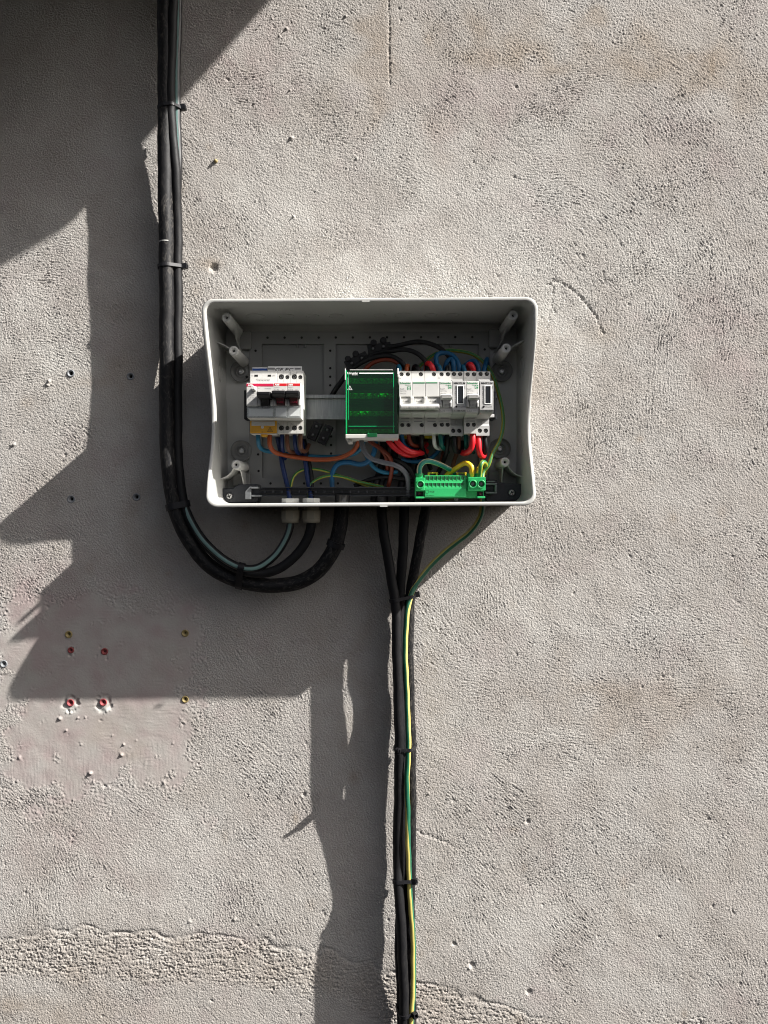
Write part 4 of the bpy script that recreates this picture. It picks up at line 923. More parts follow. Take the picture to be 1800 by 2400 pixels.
def meter(a, b, label):
    t = thing('energy_meter', label, 'energy meter', (a, RZ, 43), 'energy meters on the mounting rail')
    a, b = a+g, b-g; z0 = Zp(1021, 72); dl = 72
    MB().prism([(z0, 43), (z0, 67.4), (rt-0.5, 67.4), (rt-0.5, 43), (RZ+18, 43), (RZ+18, 38), (RZ-18, 38), (RZ-18, 43)], a-0.8, b-0.6).build('body', M['meter'], t, 0.5)
    terminals(t, a-0.8, b-0.4, 174.5, rt-0.5, 79, [(a+4.6, Zp(876.5, 79), 2.9), (a+13.0, Zp(876.5, 79), 2.9)], M['white'], depth=4.6)
    MB().box(a-0.6, b-0.6, 174.6, rt-0.7, 67.3, 74.5).build('upper_block', M['meter'], t)
    terminals(t, a-0.8, b-0.4, z0, z0+13.5, 72, [(a+4.4, z0+6.8, 3.0), (a+12.6, z0+6.8, 3.0)], M['meter'])
    MB().prism([(z0+13.6, 67.3), (z0+13.6, 71.8), (z0+15.5, 69.4), (rnb-4.0, 69.4), (rnb-2.5, 79.0), (rnb-0.8, 90), (rnb-0.8, 67.3)], a-0.8, b-0.6).build('lower_block', M['meter'], t, 0.3)
    MB().box(a+7.6, a+9.4, 121.0, 126.0, 69.3, 71.6).build('sealing_lug', M['meter'], t, 0.5)
    MB().prism([(rnb-0.6, 67.3), (rnb-0.6, 100), (rnb+0.4, 102.6), (rnb+4.0, 105), (rn+0.3, 105), (rn+0.3, 67.3)], a, b).build('nose', M['meter'], t, 0.5)
    MB().box(a-1.0, b-4.0, rn+1.0, rn+3.4, 80, 98).build('cover_hinge', M['meter'], t, 0.7)
    tm = MB(); text(tm, 'MM32LM', a+1.8, 169.4, 105.14, 3.6, bold=0.03, width=15.2); tm.build('model_lettering', M['ink'], t)
    x0, x1, zz0, zz1 = a+6.2, a+15.2, Zp(947, 105), Zp(903.5, 105)
    for (p, q, r_, s_) in ((x0, x1, zz1-1.0, zz1), (x0, x1, zz0, zz0+1.0), (x0, x0+1.0, zz0+1, zz1-1), (x1-1.0, x1, zz0+1, zz1-1)): MB().box(p, q, r_, s_, 104.9, 105.7).build('window_frame', M['whiteink'], t, 0.15)
    MB().box(x0+1.0, x1-1.0, zz0+1.0, zz1-1.0, 104.95, 105.12).build('display', M['lcd'], t)
    tm = MB(); text(tm, '230V 0.25-5(45)A 50Hz', a+4.9, Zp(947.5, 105), 105.14, 2.5, bold=0.008, rot=math.pi/2, width=24.6)
    text(tm, 'kWh', b-0.7, Zp(912, 105), 105.14, 2.0, bold=0.02, rot=math.pi/2, width=4.2)
    text(tm, '1000imp/kWh', a+7.0, Zp(954.6, 105), 105.14, 1.7, bold=0.01, width=9.6); text(tm, 'CE', a+12.0, Zp(964, 105), 104.9, 3.2, bold=0.015, width=4.6)
    x, z = a+7.0, Zp(964, 105)
    for (p, q, r_, s_) in ((0, 3, 0, 0.35), (0, 3, 2.65, 3), (0, 0.35, 0, 3), (2.65, 3, 0, 3), (0.8, 2.2, 0.8, 1.1), (0.8, 2.2, 1.9, 2.2), (0.8, 1.1, 0.8, 2.2), (1.9, 2.2, 0.8, 2.2)): tm.add([W(x+p, z+r_, 104.9), W(x+q, z+r_, 104.9), W(x+q, z+s_, 104.9), W(x+p, z+s_, 104.9)], [(0, 1, 2, 3)])
    text(tm, '1', a+2.6, Zp(964, 105), 104.9, 3.0)
    tm.build('lettering', M['ink'], t)
    MB().lathe(a+5.4, Zp(953, 105), [(1.35, 104.9), (1.3, 105.5), (0.7, 105.9)], 14).build('pulse_light', M['black'], t)
    return t
m1 = meter(XR[4], XR[5], 'narrow grey MM32LM energy meter with dark display, between the two single breakers')
m2 = copy_tree(m1, XR[6]-XR[4]-0.2); m2['label'] = 'narrow grey MM32LM energy meter at the right end of the row'
# end stop behind the last meter
t = thing('rail_end_stop', 'black plastic end stop behind the right meter on the mounting rail', 'end stop', (X(1158, 60), RZ, 38))
MB().box(X(1150, 60), X(1162, 60), RZ-19, RZ+19, 34, 62).build('stop_body', M['dkgrey'], t, 1.2)
MB().box(X(1146, 64), X(1157, 64), Zp(979, 66), Zp(971, 66), 60, 70).build('stop_screw_block', M['meter'], t, 0.6)
t = thing('rail_end_stop', 'black plastic end stop at the left end of the mounting rail', 'end stop', (X(575, 50), RZ, 36))
MB().box(X(573, 50), X(586, 50), RZ-19, RZ+22, 34, 55).build('stop_body', M['black'], t, 1.2)

# ================================================================= GREEN DISTRIBUTION BLOCK
gx0, gx1 = X(809, 98), X(933, 98); gz0, gz1 = Zp(1019, 98), Zp(867, 98)
t = thing('distribution_block', 'four-module distribution block under a dark transparent green cover', 'distribution block', (gx0, RZ, 43))
MB().box(gx0, gx1, gz0-2, gz1-1, 43, 50).build('base', M['dkgrey'], t, 0.6)
for i in range(4):
    zc_ = Zp((888, 925, 967, 1009)[i], 85); z0_ = zc_-5.2; z1_ = zc_+11 if i else zc_+8
    MB().box(gx0+4, gx1-4, z0_-3, z1_-2, 50, 66+4*(i in (1, 2))).build('terminal_bar', M['dkgrey'], t, 0.6)
    MB().box(gx0+5, gx1-5, z0_+2, z0_+8.5, 60, 71+4*(i in (1, 2))).build('terminal_row', M['label'], t, 0.4)
    for k in range(7):
        x = gx0+8.5+k*9.2; MB().lathe(x, z0_+5.2, [(3.4, 66), (3.4, 73.4+4*(i in (1, 2))), (2.5, 74+4*(i in (1, 2))), (1.2, 74+4*(i in (1, 2))), (1.1, 73)], 14).build('clamp_screw', M['screw'], t)
lid = MB()
lid.box(gx0+2.3, gx1-0.6, gz0+1.2, gz1-0.6, 96.6, 98.0)
lid.box(gx1-2.0, gx1-0.6, gz0+1.2, gz1-0.6, 52, 96.5)
lid.box(gx0+2.1, gx1-2.1, gz0+1.2, gz0+2.6, 52, 96.5); lid.box(gx0+2.1, gx1-2.1, gz1-2.0, gz1-0.6, 52, 96.5)
cover = lid.build('cover', M['lid'], t, 0.3)
MB().box(gx0+0.6, gx0+2.2, gz0+1.2, gz1-0.6, 52, 98.0).build('cover_edge', M['lidedge'], cover, 0.3)
tr = MB()
tr.box(X(816.5, 98), X(817.8, 98), gz0+20, gz1-4, 96.0, 98.3); tr.box(gx0+4.5, gx1-4, Zp(999, 98)-0.4, Zp(999, 98)+0.4, 95, 98.6); tr.box(gx1-6.5, gx1-5.7, gz0+3, gz1-4, 96.0, 98.3)
tr.build('cover_rib', M['lidedge'], cover)
MB().box(X(861, 98), X(884, 98), gz0-3.0, gz0+2.4, 94, 99.4).build('pull_tab', M['green'], cover, 1.0)
MB().box(gx0+0.2, gx1+0.6, gz0-4.8, gz0+0.9, 50, 98.3).build('lower_sill', M['cream'], t, 0.8)
MB().box(gx0+2.6, gx0+9, gz0-9.5, gz0-4.9, 60, 90).build('foot', M['cream'], t, 0.6)
for x0, x1, l in ((gx0-0.6, gx0+0.5, 13.5), (gx1-1.4, gx1+0.8, 6)): MB().box(x0, x1, gz1-l, gz1+2.2, 56, 98.6).build('hinge_lug', M['white'], t, 0.4)
MB().box(gx0+6, gx1-7, gz1-0.55, gz1+0.5, 86, 98.2).build('top_ledge', M['white'], t, 0.3)
tm = MB(); text(tm, 'Schneider', X(813.5, 98), Zp(876.6, 98.4), 98.25, 3.9, bold=0.03, width=14.8); text(tm, 'Electric', X(825, 98), Zp(879.3, 98.4), 98.25, 2.0, bold=0.02, width=7.6)
tm.box(X(842, 98), X(922, 98), Zp(876.2, 98), Zp(873.4, 98), 98.02, 98.2)
text(tm, 'LGYN10007', X(817, 98), Zp(901, 98), 98.25, 1.9, rot=math.pi/2, width=9); tri_sign(tm, X(820, 98), Zp(910.5, 98), 3.9, 98.25, 0.5)
tm.build('white_lettering', M['whiteink'], cover)

# ================================================================= TERMINAL BAR AND BRACKETS AT THE BOTTOM
for side, lab in ((0, 'dark slate plastic corner bracket with a screw at the lower left of the enclosure'), (1, 'dark slate plastic corner bracket with a screw at the lower right of the enclosure')):
    d = 38
    def q(px, py): return (X(px, d), Zp(py, d))
    pts = [q(512, 1150), q(518, 1144), q(545, 1144), q(558, 1135), q(603, 1134), q(605, 1140), q(605, 1174), q(600, 1179), q(530, 1179), q(516, 1170)]
    if side: pts = [q(1228, 1140), q(1222, 1134), q(1170, 1132), q(1163, 1124), q(1140, 1124), q(1138, 1130), q(1138, 1172), q(1142, 1177), q(1222, 1173), q(1229, 1163)]
    sx, sy = (1199, 1155) if side else (538, 1163)
    t = thing('bar_bracket', lab, 'bracket', (X(sx, d), Zp(sy, d), 5), 'corner brackets holding the terminal bar')
    MB().plan(pts, 5, d).build('bracket_body', M['dkgrey'], t, 1.6)
    s = MB().lathe(X(sx, d), Zp(sy, d), [(6.0, d-0.2), (5.8, d+0.6), (5.2, d+0.7)], 22).build('washer', M['dkgrey'], t)
    s = MB().lathe(X(sx, d), Zp(sy, d), [(4.5, d+0.4), (4.4, d+1.6), (3.5, d+2.8), (1.6, d+3.2), (1.4, d+2.0)], 18).build('screw', M['screw'], t)
    tm = MB(); xx, zz = X(sx, d), Zp(sy, d)
    for a in (0.4, 1.97):
        ux, uz = math.cos(a)*3.0, math.sin(a)*3.0; nx_, nz_ = -uz*0.17, ux*0.17
        tm.add([W(xx+ux+nx_, zz+uz+nz_, d+3.25), W(xx-ux+nx_, zz-uz+nz_, d+3.25), W(xx-ux-nx_, zz-uz-nz_, d+3.25), W(xx+ux-nx_, zz+uz-nz_, d+3.25)], [(0, 1, 2, 3)])
    tm.build('cross_slot', M['hole'], s)
t = thing('terminal_bar', 'long black slotted plastic bar along the bottom of the enclosure', 'mounting bar', (0, Zp(1152, 50), 38))
bd = 50; bx0, bx1 = X(590, bd), X(1150, bd); zt1, zt0 = Zp(1141, bd), Zp(1163, bd)
MB().box(bx0+14, bx1, zt1-1.2, zt1, 42, bd).build('upper_rail', M['dkgrey'], t, 0.3); MB().box(bx0+14, bx1, zt0, zt0+1.2, 42, bd).build('lower_rail', M['dkgrey'], t, 0.3)
MB().box(bx0, bx1, zt0+1.3, zt1-1.3, 40, 44).build('web', M['dkgrey'], t)
MB().box(bx0+10, bx1, Zp(1149.5, bd)-0.0, Zp(1147.8, bd), 44, 48.5).build('ladder_rail', M['black'], t, 0.2); MB().box(bx0+10, bx1, Zp(1156.6, bd), Zp(1154.8, bd), 44, 48.5).build('ladder_rail', M['black'], t, 0.2)
r0 = None
for i in range(19):
    x = X(618, bd)+i*20/1.675
    if r0 is None: r0 = MB().box(x, x+2.2, Zp(1154.8, bd), Zp(1149.5, bd), 44, 48.2).build('rung', M['dkgrey'], t, 0.2); rx = x
    else: c = r0.copy(); C.objects.link(c); c.location = ((x-rx)/1000, 0, 0)
MB().plan([(X(574, 54), Zp(1170, 54)), (X(588, 54), Zp(1170, 54)), (X(588, 54), Zp(1140, 54)), (X(584, 54), Zp(1141, 54)), (X(574, 54), Zp(1152, 54))], 38, 53).build('end_clip', M['clip'], t, 0.7)
MB().box(X(588, 55), X(605, 55), Zp(1145, 55), Zp(1141, 55), 44, 55).build('end_prong', M['clip'], t, 0.4); MB().box(X(588, 55), X(612, 55), Zp(1164, 55), Zp(1160, 55), 44, 53).build('end_prong', M['clip'], t, 0.4)
# right clip of the bar: open frame
cx0, cx1, cz0, cz1 = X(1138, 56), X(1165, 56), Zp(1157, 56), Zp(1132, 56)
for (p, q_, r_, s_) in ((cx0, cx1, cz1-2.5, cz1), (cx0, cx1, cz0, cz0+2.5), (cx1-3, cx1, cz0+2.5, cz1-2.5)): MB().box(p, q_, r_, s_, 44, 56).build('clip_frame', M['clip'], t, 0.8)
MB().box(cx0, cx1-3, cz0+2.4, cz1-2.4, 42, 47).build('clip_web', M['dkgrey'], t, 0.4)
MB().box(X(1140, 52), X(1160, 52), Zp(1130, 52), Zp(1127.5, 52), 46, 54).build('end_prong', M['clip'], t, 0.4)

# green earth terminal block
def gx(u, d=72): return X(940+u/5.53, d)
def gz(v, d=72): return Zp(1040+v/5.53, d)
t = thing('earth_terminal_block', 'bright green earth terminal block with two rows of push-in slots, lower right', 'terminal block', (gx(185), gz(700), 44))
D1 = 72
MB().box(gx(186), gx(1088), gz(705), gz(440), 44, 62).build('body', M['green'], t, 0.8)
MB().box(gx(308), gx(842), gz(688), gz(572), 61.9, 73.5).build('lower_plate', M['green'], t, 0.7)
MB().prism([(gz(572), 61.9), (gz(572), 73.0), (gz(500), 70.5), (gz(498), 68.5), (gz(408), 66), (gz(408), 61.9)], gx(306), gx(850)).build('stepped_face', M['green'], t, 0.3)
s0 = None
for row, (v, dd) in enumerate(((440, 67.0), (527, 71.5))):
    for i in range(10):
        u = (345 if row == 0 else 330)+i*51; x, z = gx(u), gz(v)
        if s0 is None:
            s0 = MB().box(x-2.1, x+2.1, z-1.3, z+2.3, dd-3.0, dd+0.7).build('push_slot', M['dgreen'], t, 0.3); ox, oz = x, z
            s1_ = MB().box(x-1.6, x+1.8, z-3.1, z-1.9, dd-3.0, dd+0.75).build('wire_slot', M['dgreen'], t, 0.1)
        else:
            for s_ in (s0, s1_):
                c = s_.copy(); C.objects.link(c); c.location = ((x-ox)/1000, -(dd-67.0)/1000, (z-oz)/1000)
for i in range(11):
    MB().box(gx(318+i*51)-0.35, gx(318+i*51)+0.35, gz(480), gz(415), 65, 68.2).build('slot_rib', M['green'], t)
    if i < 10: MB().box(gx(356+i*51)-0.35, gx(356+i*51)+0.35, gz(565), gz(505), 69, 72.9).build('slot_rib', M['green'], t)
MB().box(gx(186), gx(304), gz(608), gz(440), 61.9, 76).build('end_block', M['green'], t, 0.9)
MB().box(gx(862), gx(1090), gz(608), gz(432), 61.9, 76).build('end_block', M['green'], t, 0.9)
MB().plan([(gx(850), gz(570)), (gx(850), gz(440)), (gx(800), gz(500)), (gx(800), gz(560))], 61.9, 70).build('fillet', M['green'], t, 0.4)
for (u, v) in ((248, 528), (930, 522), (1038, 522)):
    x, z = gx(u, 78), gz(v, 78)
    r = MB().lathe(x, z, [(6.0, 75), (5.8, 79.5), (5.2, 80.2), (4.4, 80.2), (4.0, 78.0), (3.9, 70)], 24).build('screw_ring', M['green'], t)
    MB().lathe(x, z, [(3.9, 75), (0.05, 75)], 18).build('screw_well', M['hole'], r)
    MB().lathe(x, z, [(3.2, 74), (3.2, 76.5), (2.4, 77.2), (0.9, 77.0)], 14).build('screw', M['dscrew'], r)
for (u0, u1) in ((188, 296), (852, 950), (955, 1066)):
    xa, xb = gx(u0), gx(u1); MB().lathez((xa+xb)/2, 64, [((xb-xa)/2*0.72, gz(445)), ((xb-xa)/2*0.8, gz(425)), ((xb-xa)/2, gz(385)), ((xb-xa)/2-1.0, gz(382))], 20).build('wire_funnel', M['green'], t)
for (u0, u1) in ((200, 290), (995, 1075)):
    MB().box(gx(u0), gx(u1), gz(680), gz(620), 61.9, 62.6).build('side_recess', M['black'], t); MB().box(gx((u0+u1)/2-14), gx((u0+u1)/2+10), gz(665), gz(628), 62, 66).build('latch', M['dred'], t, 0.3)
MB().box(gx(188), gx(300), gz(708), gz(686), 61.9, 74).build('foot', M['green'], t, 0.6); MB().box(gx(985), gx(1088), gz(706), gz(682), 61.9, 74).build('foot', M['green'], t, 0.6)
tm = MB()
ringp = [(gx(338)+2.6*math.cos(a_), gz(622)+2.6*math.sin(a_)) for a_ in [6.2832*i/20 for i in range(20)]]
ringq = [(gx(338)+2.1*math.cos(a_), gz(622)+2.1*math.sin(a_)) for a_ in [6.2832*i/20 for i in range(20)]]
tm.add([W(x, z, 73.65) for x, z in ringp]+[W(x, z, 73.65) for x, z in ringq], [(i, (i+1) % 20, 20+(i+1) % 20, 20+i) for i in range(20)])
text(tm, 'TOJ', gx(368), gz(632), 73.65, 3.2, bold=0.02, width=6.4); text(tm, 'PE01180V7TC', gx(325), gz(676), 73.65, 1.9, bold=0.02, width=11)
tm.build('moulded_lettering', M['dgreen'], t)
for u in (420, 800):
    t2 = thing('marker_clip', 'small yellow marker clip behind the green terminal block, %s' % ('left of the two' if u == 420 else 'right of the two'), 'clip', (gx(u), gz(400), 44), 'yellow marker clips')
    for (p, q_, r_, s_) in ((-7, 7, 376, 364), (-7, -4.5, 404, 376), (4.5, 7, 404, 376)):
        MB().box(gx(u)+p*1.0, gx(u)+q_*1.0, gz(r_), gz(s_), 48, 56).build('clip_bar', M['yellow'], t2, 0.3)

# ================================================================= BLACK CONNECTOR STRIPS
def connector(px, py, d, w, h, ang, label, screws, tops=()):
    cx, cz, _ = mm(px, py, d)
    t = thing('connector_strip', label, 'connector', (cx, cz, d-12), 'black screw connector strips')
    c, s = math.cos(ang), math.sin(ang)
    def R(x, z): return (cx+x*c-z*s, cz+x*s+z*c)
    MB().plan([R(-w/2, -h/2), R(w/2, -h/2), R(w/2, h/2), R(-w/2, h/2)], d-12, d).build('housing', M['black'], t, 0.8)
    for (x, z) in screws:
        X_, Z_ = R(x, z); b = MB().lathe(X_, Z_, [(3.4, d-1), (3.2, d+2.4), (2.6, d+2.4), (2.5, d+0.4)], 18).build('screw_tower', M['black'], t)
        MB().lathe(X_, Z_, [(2.2, d), (2.1, d+1.2), (0.8, d+1.4)], 14).build('screw', M['dscrew'], b)
    for (x, z, r) in tops:
        X_, Z_ = R(x, z); MB().lathe(X_, Z_, [(r, d-10), (r, d+0.5), (r-1, d+1.5)], 20).build('cable_barrel', M['black'], t)
connector(889, 815, 44, 33, 13, math.radians(8), 'black connector strip at the top above the breakers, black wire leaving to the right', ((-9, 0), (6, 1)), ((-7, 8, 4.6), (7, 9.5, 4.6)))
connector(836, 845, 42, 34, 14, math.radians(27), 'black connector strip tilted above the green block, lower of the upper two', ((-8, 0), (8, 0)), ((-10, 8, 4.2), (3, 9, 4.6)))
connector(737, 1010, 50, 12.5, 26, math.radians(-24), 'black connector strip hanging below the rail, left of the lower two', ((0, 7), (0, -6)))
connector(762, 1018, 50, 12.5, 28, math.radians(-24), 'black connector strip hanging below the rail, right of the lower two', ((0, 7), (0, -6)))

# ================================================================= WIRES INSIDE
def wire(lab, col, r, pts, a0=0.0, twist=0.0):
    m = M[col] if col in M else M['w_'+col]
    return cable('wire', lab, 'wire', m, r, pts, 'wires inside the enclosure', n=12, a0=a0, twist=twist, step=2.5)
def z1(x, y, d): return (460+x/2.023, 680+y/2.023, d)
wire('black wire arching highest from the top connector strip down to the blue loops', 'black', 3.3, [z1(905, 270, 42), z1(960, 262, 44), z1(1050, 244, 46), z1(1130, 262, 50), z1(1185, 300, 54), z1(1215, 350, 54), z1(1222, 400, 52)])
wire('black wire arching from the left under the highest one to the red wire', 'black', 3.3, [z1(790, 335, 42), z1(850, 300, 42), z1(920, 290, 46), z1(990, 282, 50), z1(1050, 302, 54), z1(1090, 345, 56), z1(1098, 400, 56)])
wire('black wire arching low over the green block to the blue and orange terminals', 'black', 3.3, [z1(735, 375, 40), z1(800, 335, 44), z1(870, 313, 48), z1(930, 315, 52), z1(980, 350, 56), z1(1000, 400, 54)])
wire('thick black wire slanting up behind the rail to the tilted connector', 'black', 3.6, [z1(600, 600, 22), z1(640, 505, 28), z1(690, 430, 34), z1(735, 370, 36)])
wire('rust orange wire arching behind the green block top', 'rust', 3.0, [z1(780, 400, 40), z1(830, 350, 44), z1(890, 330, 48), z1(940, 338, 52), z1(975, 365, 52), z1(985, 400, 52)])
def stub(lab, col, px, top, r=2.9, lean=0, dd=62, front=66):
    """short wire end standing out of a top terminal and bending back"""
    wire(lab, col, r, [(px, 884, dd), (px, 872, front), (px+lean*0.3, top+4, front-2), (px+lean*0.7, top+1, front-10), (px+lean, top+4, front-18), (px+lean*1.2, top+18, front-26)])
stub('short light blue wire end, leftmost on top of the right group', 'lblue', 937, 857, 3.0, -4)
stub('short orange wire end on top of the three-module breaker', 'orange', 952.5, 856, 2.9, 4)
stub('short black wire end on top of the second module right of the green block', 'black', 981, 858, 3.6, -10)
wire('fat red wire bending over on top of the third module', 'red', 3.9, [(1016, 884, 62), (1015, 868, 68), (1010, 856, 68), (1003, 852, 60), (1000, 860, 50), (1000, 880, 46)])
wire('blue wire looping highest over the left single breaker to the meter', 'blue', 3.4, [(1030, 884, 62), (1028, 868, 64), (1023, 850, 60), (1023, 834, 56), (1036, 827, 54), (1055, 830, 56), (1070, 843, 60), (1076, 860, 64), (1077, 884, 62)])
wire('light blue wire stub beside the high blue loop', 'lblue', 3.0, [(1032, 884, 66), (1032, 866, 69), (1028, 858, 66), (1024, 858, 58), (1022, 875, 50)])
wire('blue wire in a smaller loop inside the high blue loop', 'blue', 3.4, [(1043, 884, 54), (1044, 860, 58), (1050, 845, 60), (1059, 842, 62), (1063, 855, 64), (1064, 884, 62)])
stub('short black wire end on top of the left single breaker', 'black', 1047, 859, 2.6, 2, 62, 68)
wire('light blue wire stub on top of the right single breaker', 'lblue', 2.9, [(1089, 884, 64), (1089, 868, 68), (1086, 860, 66), (1083, 860, 56), (1082, 876, 48)])
wire('blue wire loop behind the red one over the right single breaker', 'blue', 3.3, [(1083, 880, 52), (1090, 858, 54), (1102, 848, 56), (1114, 848, 60), (1121, 862, 62), (1122, 884, 62)])
wire('fat red wire bending over on top of the right single breaker', 'red', 3.9, [(1110, 884, 62), (1109, 866, 68), (1104, 856, 68), (1099, 855, 60), (1096, 866, 50), (1096, 880, 46)])
wire('blue wire rising at the right end of the row', 'blue', 3.3, [(1133, 884, 62), (1135, 865, 62), (1139, 850, 54), (1141, 842, 44), (1142, 846, 32), (1142, 870, 26)])
wire('thin yellow green wire arching over the right group and down to the green block', 'earth2', 2.6, [z1(1030, 400, 30), z1(1070, 350, 32), z1(1130, 305, 34), z1(1190, 287, 36), z1(1250, 290, 38), z1(1310, 305, 40), z1(1360, 340, 42), z1(1400, 395, 44), z1(1425, 460, 44), z1(1450, 560, 42), z1(1455, 640, 42), z1(1440, 710, 46), z1(1405, 775, 54), z1(1385, 830, 58), (1134, 1104, 58), (1131, 1120, 62)], a0=0.5)
# below the left group
wire('light blue wire running right from the amber cover below the rail', 'lblue', 3.0, [(604, 1012, 66), (605, 1028, 66), (608, 1046, 58), (622, 1056, 48), (660, 1062, 34), (710, 1068, 30), (765, 1071, 32), (805, 1069, 36), (833, 1062, 40), (848, 1047, 46), (853, 1030, 52), (854, 1010, 58)])
wire('orange wire sagging from the amber cover to the green block', 'orange', 3.2, [(632, 1012, 68), (632, 1030, 68), (633, 1045, 64), (645, 1060, 56), (680, 1069, 44), (740, 1077, 40), (790, 1074, 42), (824, 1060, 48), (839, 1040, 56), (842, 1026, 64), (843, 1010, 66)])
wire('dark blue wire end under the middle breaker of the left group', 'dblue', 2.9, [(661, 1012, 66), (661, 1030, 64), (662, 1050, 56), (664, 1062, 44), (668, 1075, 30)])
wire('brown wire end under the middle breaker of the left group', 'brown', 2.9, [(673, 1012, 66), (673, 1032, 66), (675, 1050, 62), (680, 1058, 54), (690, 1060, 44), (696, 1068, 30)])
wire('dark blue wire end under the last breaker of the left group', 'dblue', 2.9, [(691, 1012, 66), (691, 1030, 64), (693, 1050, 56), (700, 1064, 40), (712, 1070, 30)])
wire('brown wire end under the last breaker, catching a spot of sun', 'brown', 2.9, [(704, 1012, 68), (704, 1032, 70), (705, 1048, 66), (710, 1057, 56), (718, 1056, 44), (724, 1042, 34)])
wire('dark blue wire going down into the left cable gland', 'dblue', 3.4, [(650, 1025, 40), (656, 1050, 34), (662, 1090, 34), (670, 1125, 36), (676, 1150, 44), (680, 1178, 52)])
wire('dark blue wire going down into the right cable gland', 'dblue', 3.4, [(706, 1030, 36), (714, 1070, 34), (718, 1100, 34), (722, 1130, 36), (727, 1155, 44), (730, 1178, 52)])
wire('black wire beside the dark blue one going into the right cable gland', 'black', 3.2, [(712, 1030, 32), (722, 1075, 30), (729, 1110, 32), (731, 1140, 38), (732, 1178, 50)])
wire('thin yellow green wire arching from the left gland to the right', 'earth2', 2.0, [(682, 1172, 48), (681, 1145, 38), (688, 1118, 32), (705, 1103, 30), (735, 1099, 30), (770, 1106, 32), (815, 1122, 34), (865, 1140, 36), (900, 1150, 36)], a0=0.8)
wire('thin yellow green wire arching from the right gland, lower of the two', 'earth2', 2.0, [(724, 1172, 48), (725, 1142, 40), (740, 1125, 36), (770, 1115, 36), (805, 1118, 38), (845, 1130, 38), (900, 1142, 38)], a0=0.6)
# below the green block
wire('blue wire in an S shape from the green block down to the bar', 'blue', 3.6, [(880, 1012, 56), (880, 1035, 54), (876, 1062, 50), (862, 1082, 46), (842, 1088, 42), (815, 1083, 40), (792, 1088, 38), (780, 1106, 36), (778, 1130, 34), (780, 1160, 36)])
wire('grey wire curving from the green block to the terminal bar', 'grey', 3.4, [(846, 1012, 64), (847, 1032, 68), (853, 1055, 68), (868, 1073, 66), (895, 1083, 66), (925, 1090, 66), (945, 1102, 62), (955, 1120, 56), (957, 1145, 46), (956, 1165, 42)])
wire('rust wire slanting from the green block, front one of the pair', 'rust', 2.9, [(857, 1018, 60), (868, 1035, 58), (890, 1050, 54), (910, 1066, 50), (918, 1085, 46), (917, 1110, 40), (910, 1140, 34)])
wire('rust wire slanting from the green block, rear one of the pair', 'rust', 2.9, [(864, 1015, 52), (880, 1040, 46), (900, 1062, 42), (908, 1085, 38), (905, 1120, 32)])
wire('light blue wire crossing from the S-shaped blue wire to the right', 'lblue', 3.0, [(858, 1068, 40), (868, 1085, 40), (884, 1101, 40), (906, 1108, 38), (930, 1106, 30)])
wire('fat red wire sweeping right from the green block, lower one', 'red', 3.9, [(905, 1014, 60), (912, 1035, 62), (928, 1052, 62), (948, 1064, 60), (968, 1066, 52), (985, 1060, 40), (1000, 1040, 30)])
wire('fat red wire sweeping right from the green block, upper one', 'red', 3.9, [(922, 1014, 60), (930, 1033, 64), (946, 1050, 66), (966, 1060, 62), (985, 1062, 50), (1000, 1058, 36)])
wire('dark blue wire running along the bottom behind the fat red wires', 'blue', 2.8, [(940, 1076, 38), (970, 1082, 38), (1000, 1078, 38), (1020, 1066, 40), (1035, 1045, 42), (1040, 1020, 50)])
# below the right group
wire('light blue wire end curling under the first module of the right group', 'blue', 3.0, [(941, 1008, 64), (942, 1025, 64), (946, 1040, 60), (956, 1048, 54), (972, 1048, 44), (990, 1040, 34)])
wire('brown orange wire end curling under the first module of the right group', 'rust', 3.0, [(957, 1008, 64), (958, 1025, 64), (962, 1038, 62), (972, 1045, 54), (986, 1043, 46), (1000, 1030, 34)])
wire('black wire end under the second module of the right group', 'black', 3.2, [(988, 1008, 62), (988, 1030, 60), (990, 1050, 50), (1000, 1075, 38), (1010, 1100, 30)])
wire('pale grey wire end under the third module of the right group', 'white', 2.7, [(1017, 1008, 64), (1017, 1028, 64), (1019, 1043, 60), (1025, 1050, 52), (1035, 1052, 40)])
wire('teal wire end under the left single breaker', 'teal', 3.0, [(1031, 1008, 64), (1033, 1028, 66), (1035, 1044, 62), (1041, 1051, 52), (1050, 1060, 38)])
wire('black wire end under the left single breaker', 'black', 3.2, [(1048, 1008, 62), (1049, 1030, 60), (1046, 1060, 50), (1036, 1090, 38), (1020, 1120, 30)])
wire('black wire looping under the left meter', 'black', 3.6, [(1064, 1014, 62), (1064, 1030, 64), (1065, 1048, 64), (1070, 1058, 58), (1080, 1056, 50), (1084, 1036, 42)])
wire('brown wire hanging under the left meter', 'brown', 3.0, [(1075, 1014, 60), (1075, 1035, 60), (1074, 1052, 54), (1066, 1075, 42), (1056, 1110, 34)])
wire('teal wire end under the right single breaker', 'teal', 3.0, [(1091, 1010, 62), (1092, 1030, 62), (1093, 1046, 56), (1098, 1054, 46), (1110, 1060, 34)])
wire('fat red wire curling left under the right single breaker', 'red', 4.0, [(1107, 1008, 66), (1108, 1025, 70), (1107, 1042, 70), (1101, 1056, 66), (1090, 1062, 58), (1080, 1058, 48), (1076, 1040, 38)])
wire('fat red wire hanging straight under the right meter', 'red', 3.8, [(1121, 1014, 64), (1122, 1035, 68), (1123, 1055, 68), (1127, 1068, 62), (1134, 1068, 52), (1138, 1048, 40)])
wire('black wire hanging beside the red one under the right meter', 'black', 3.2, [(1135, 1014, 62), (1137, 1035, 64), (1138, 1052, 62), (1134, 1064, 54), (1124, 1064, 42), (1120, 1040, 34)])
wire('thin dark red wire slanting behind the green terminal block', 'rust', 1.8, [(1045, 1030, 40), (1034, 1075, 36), (1026, 1110, 34), (1020, 1150, 34)])
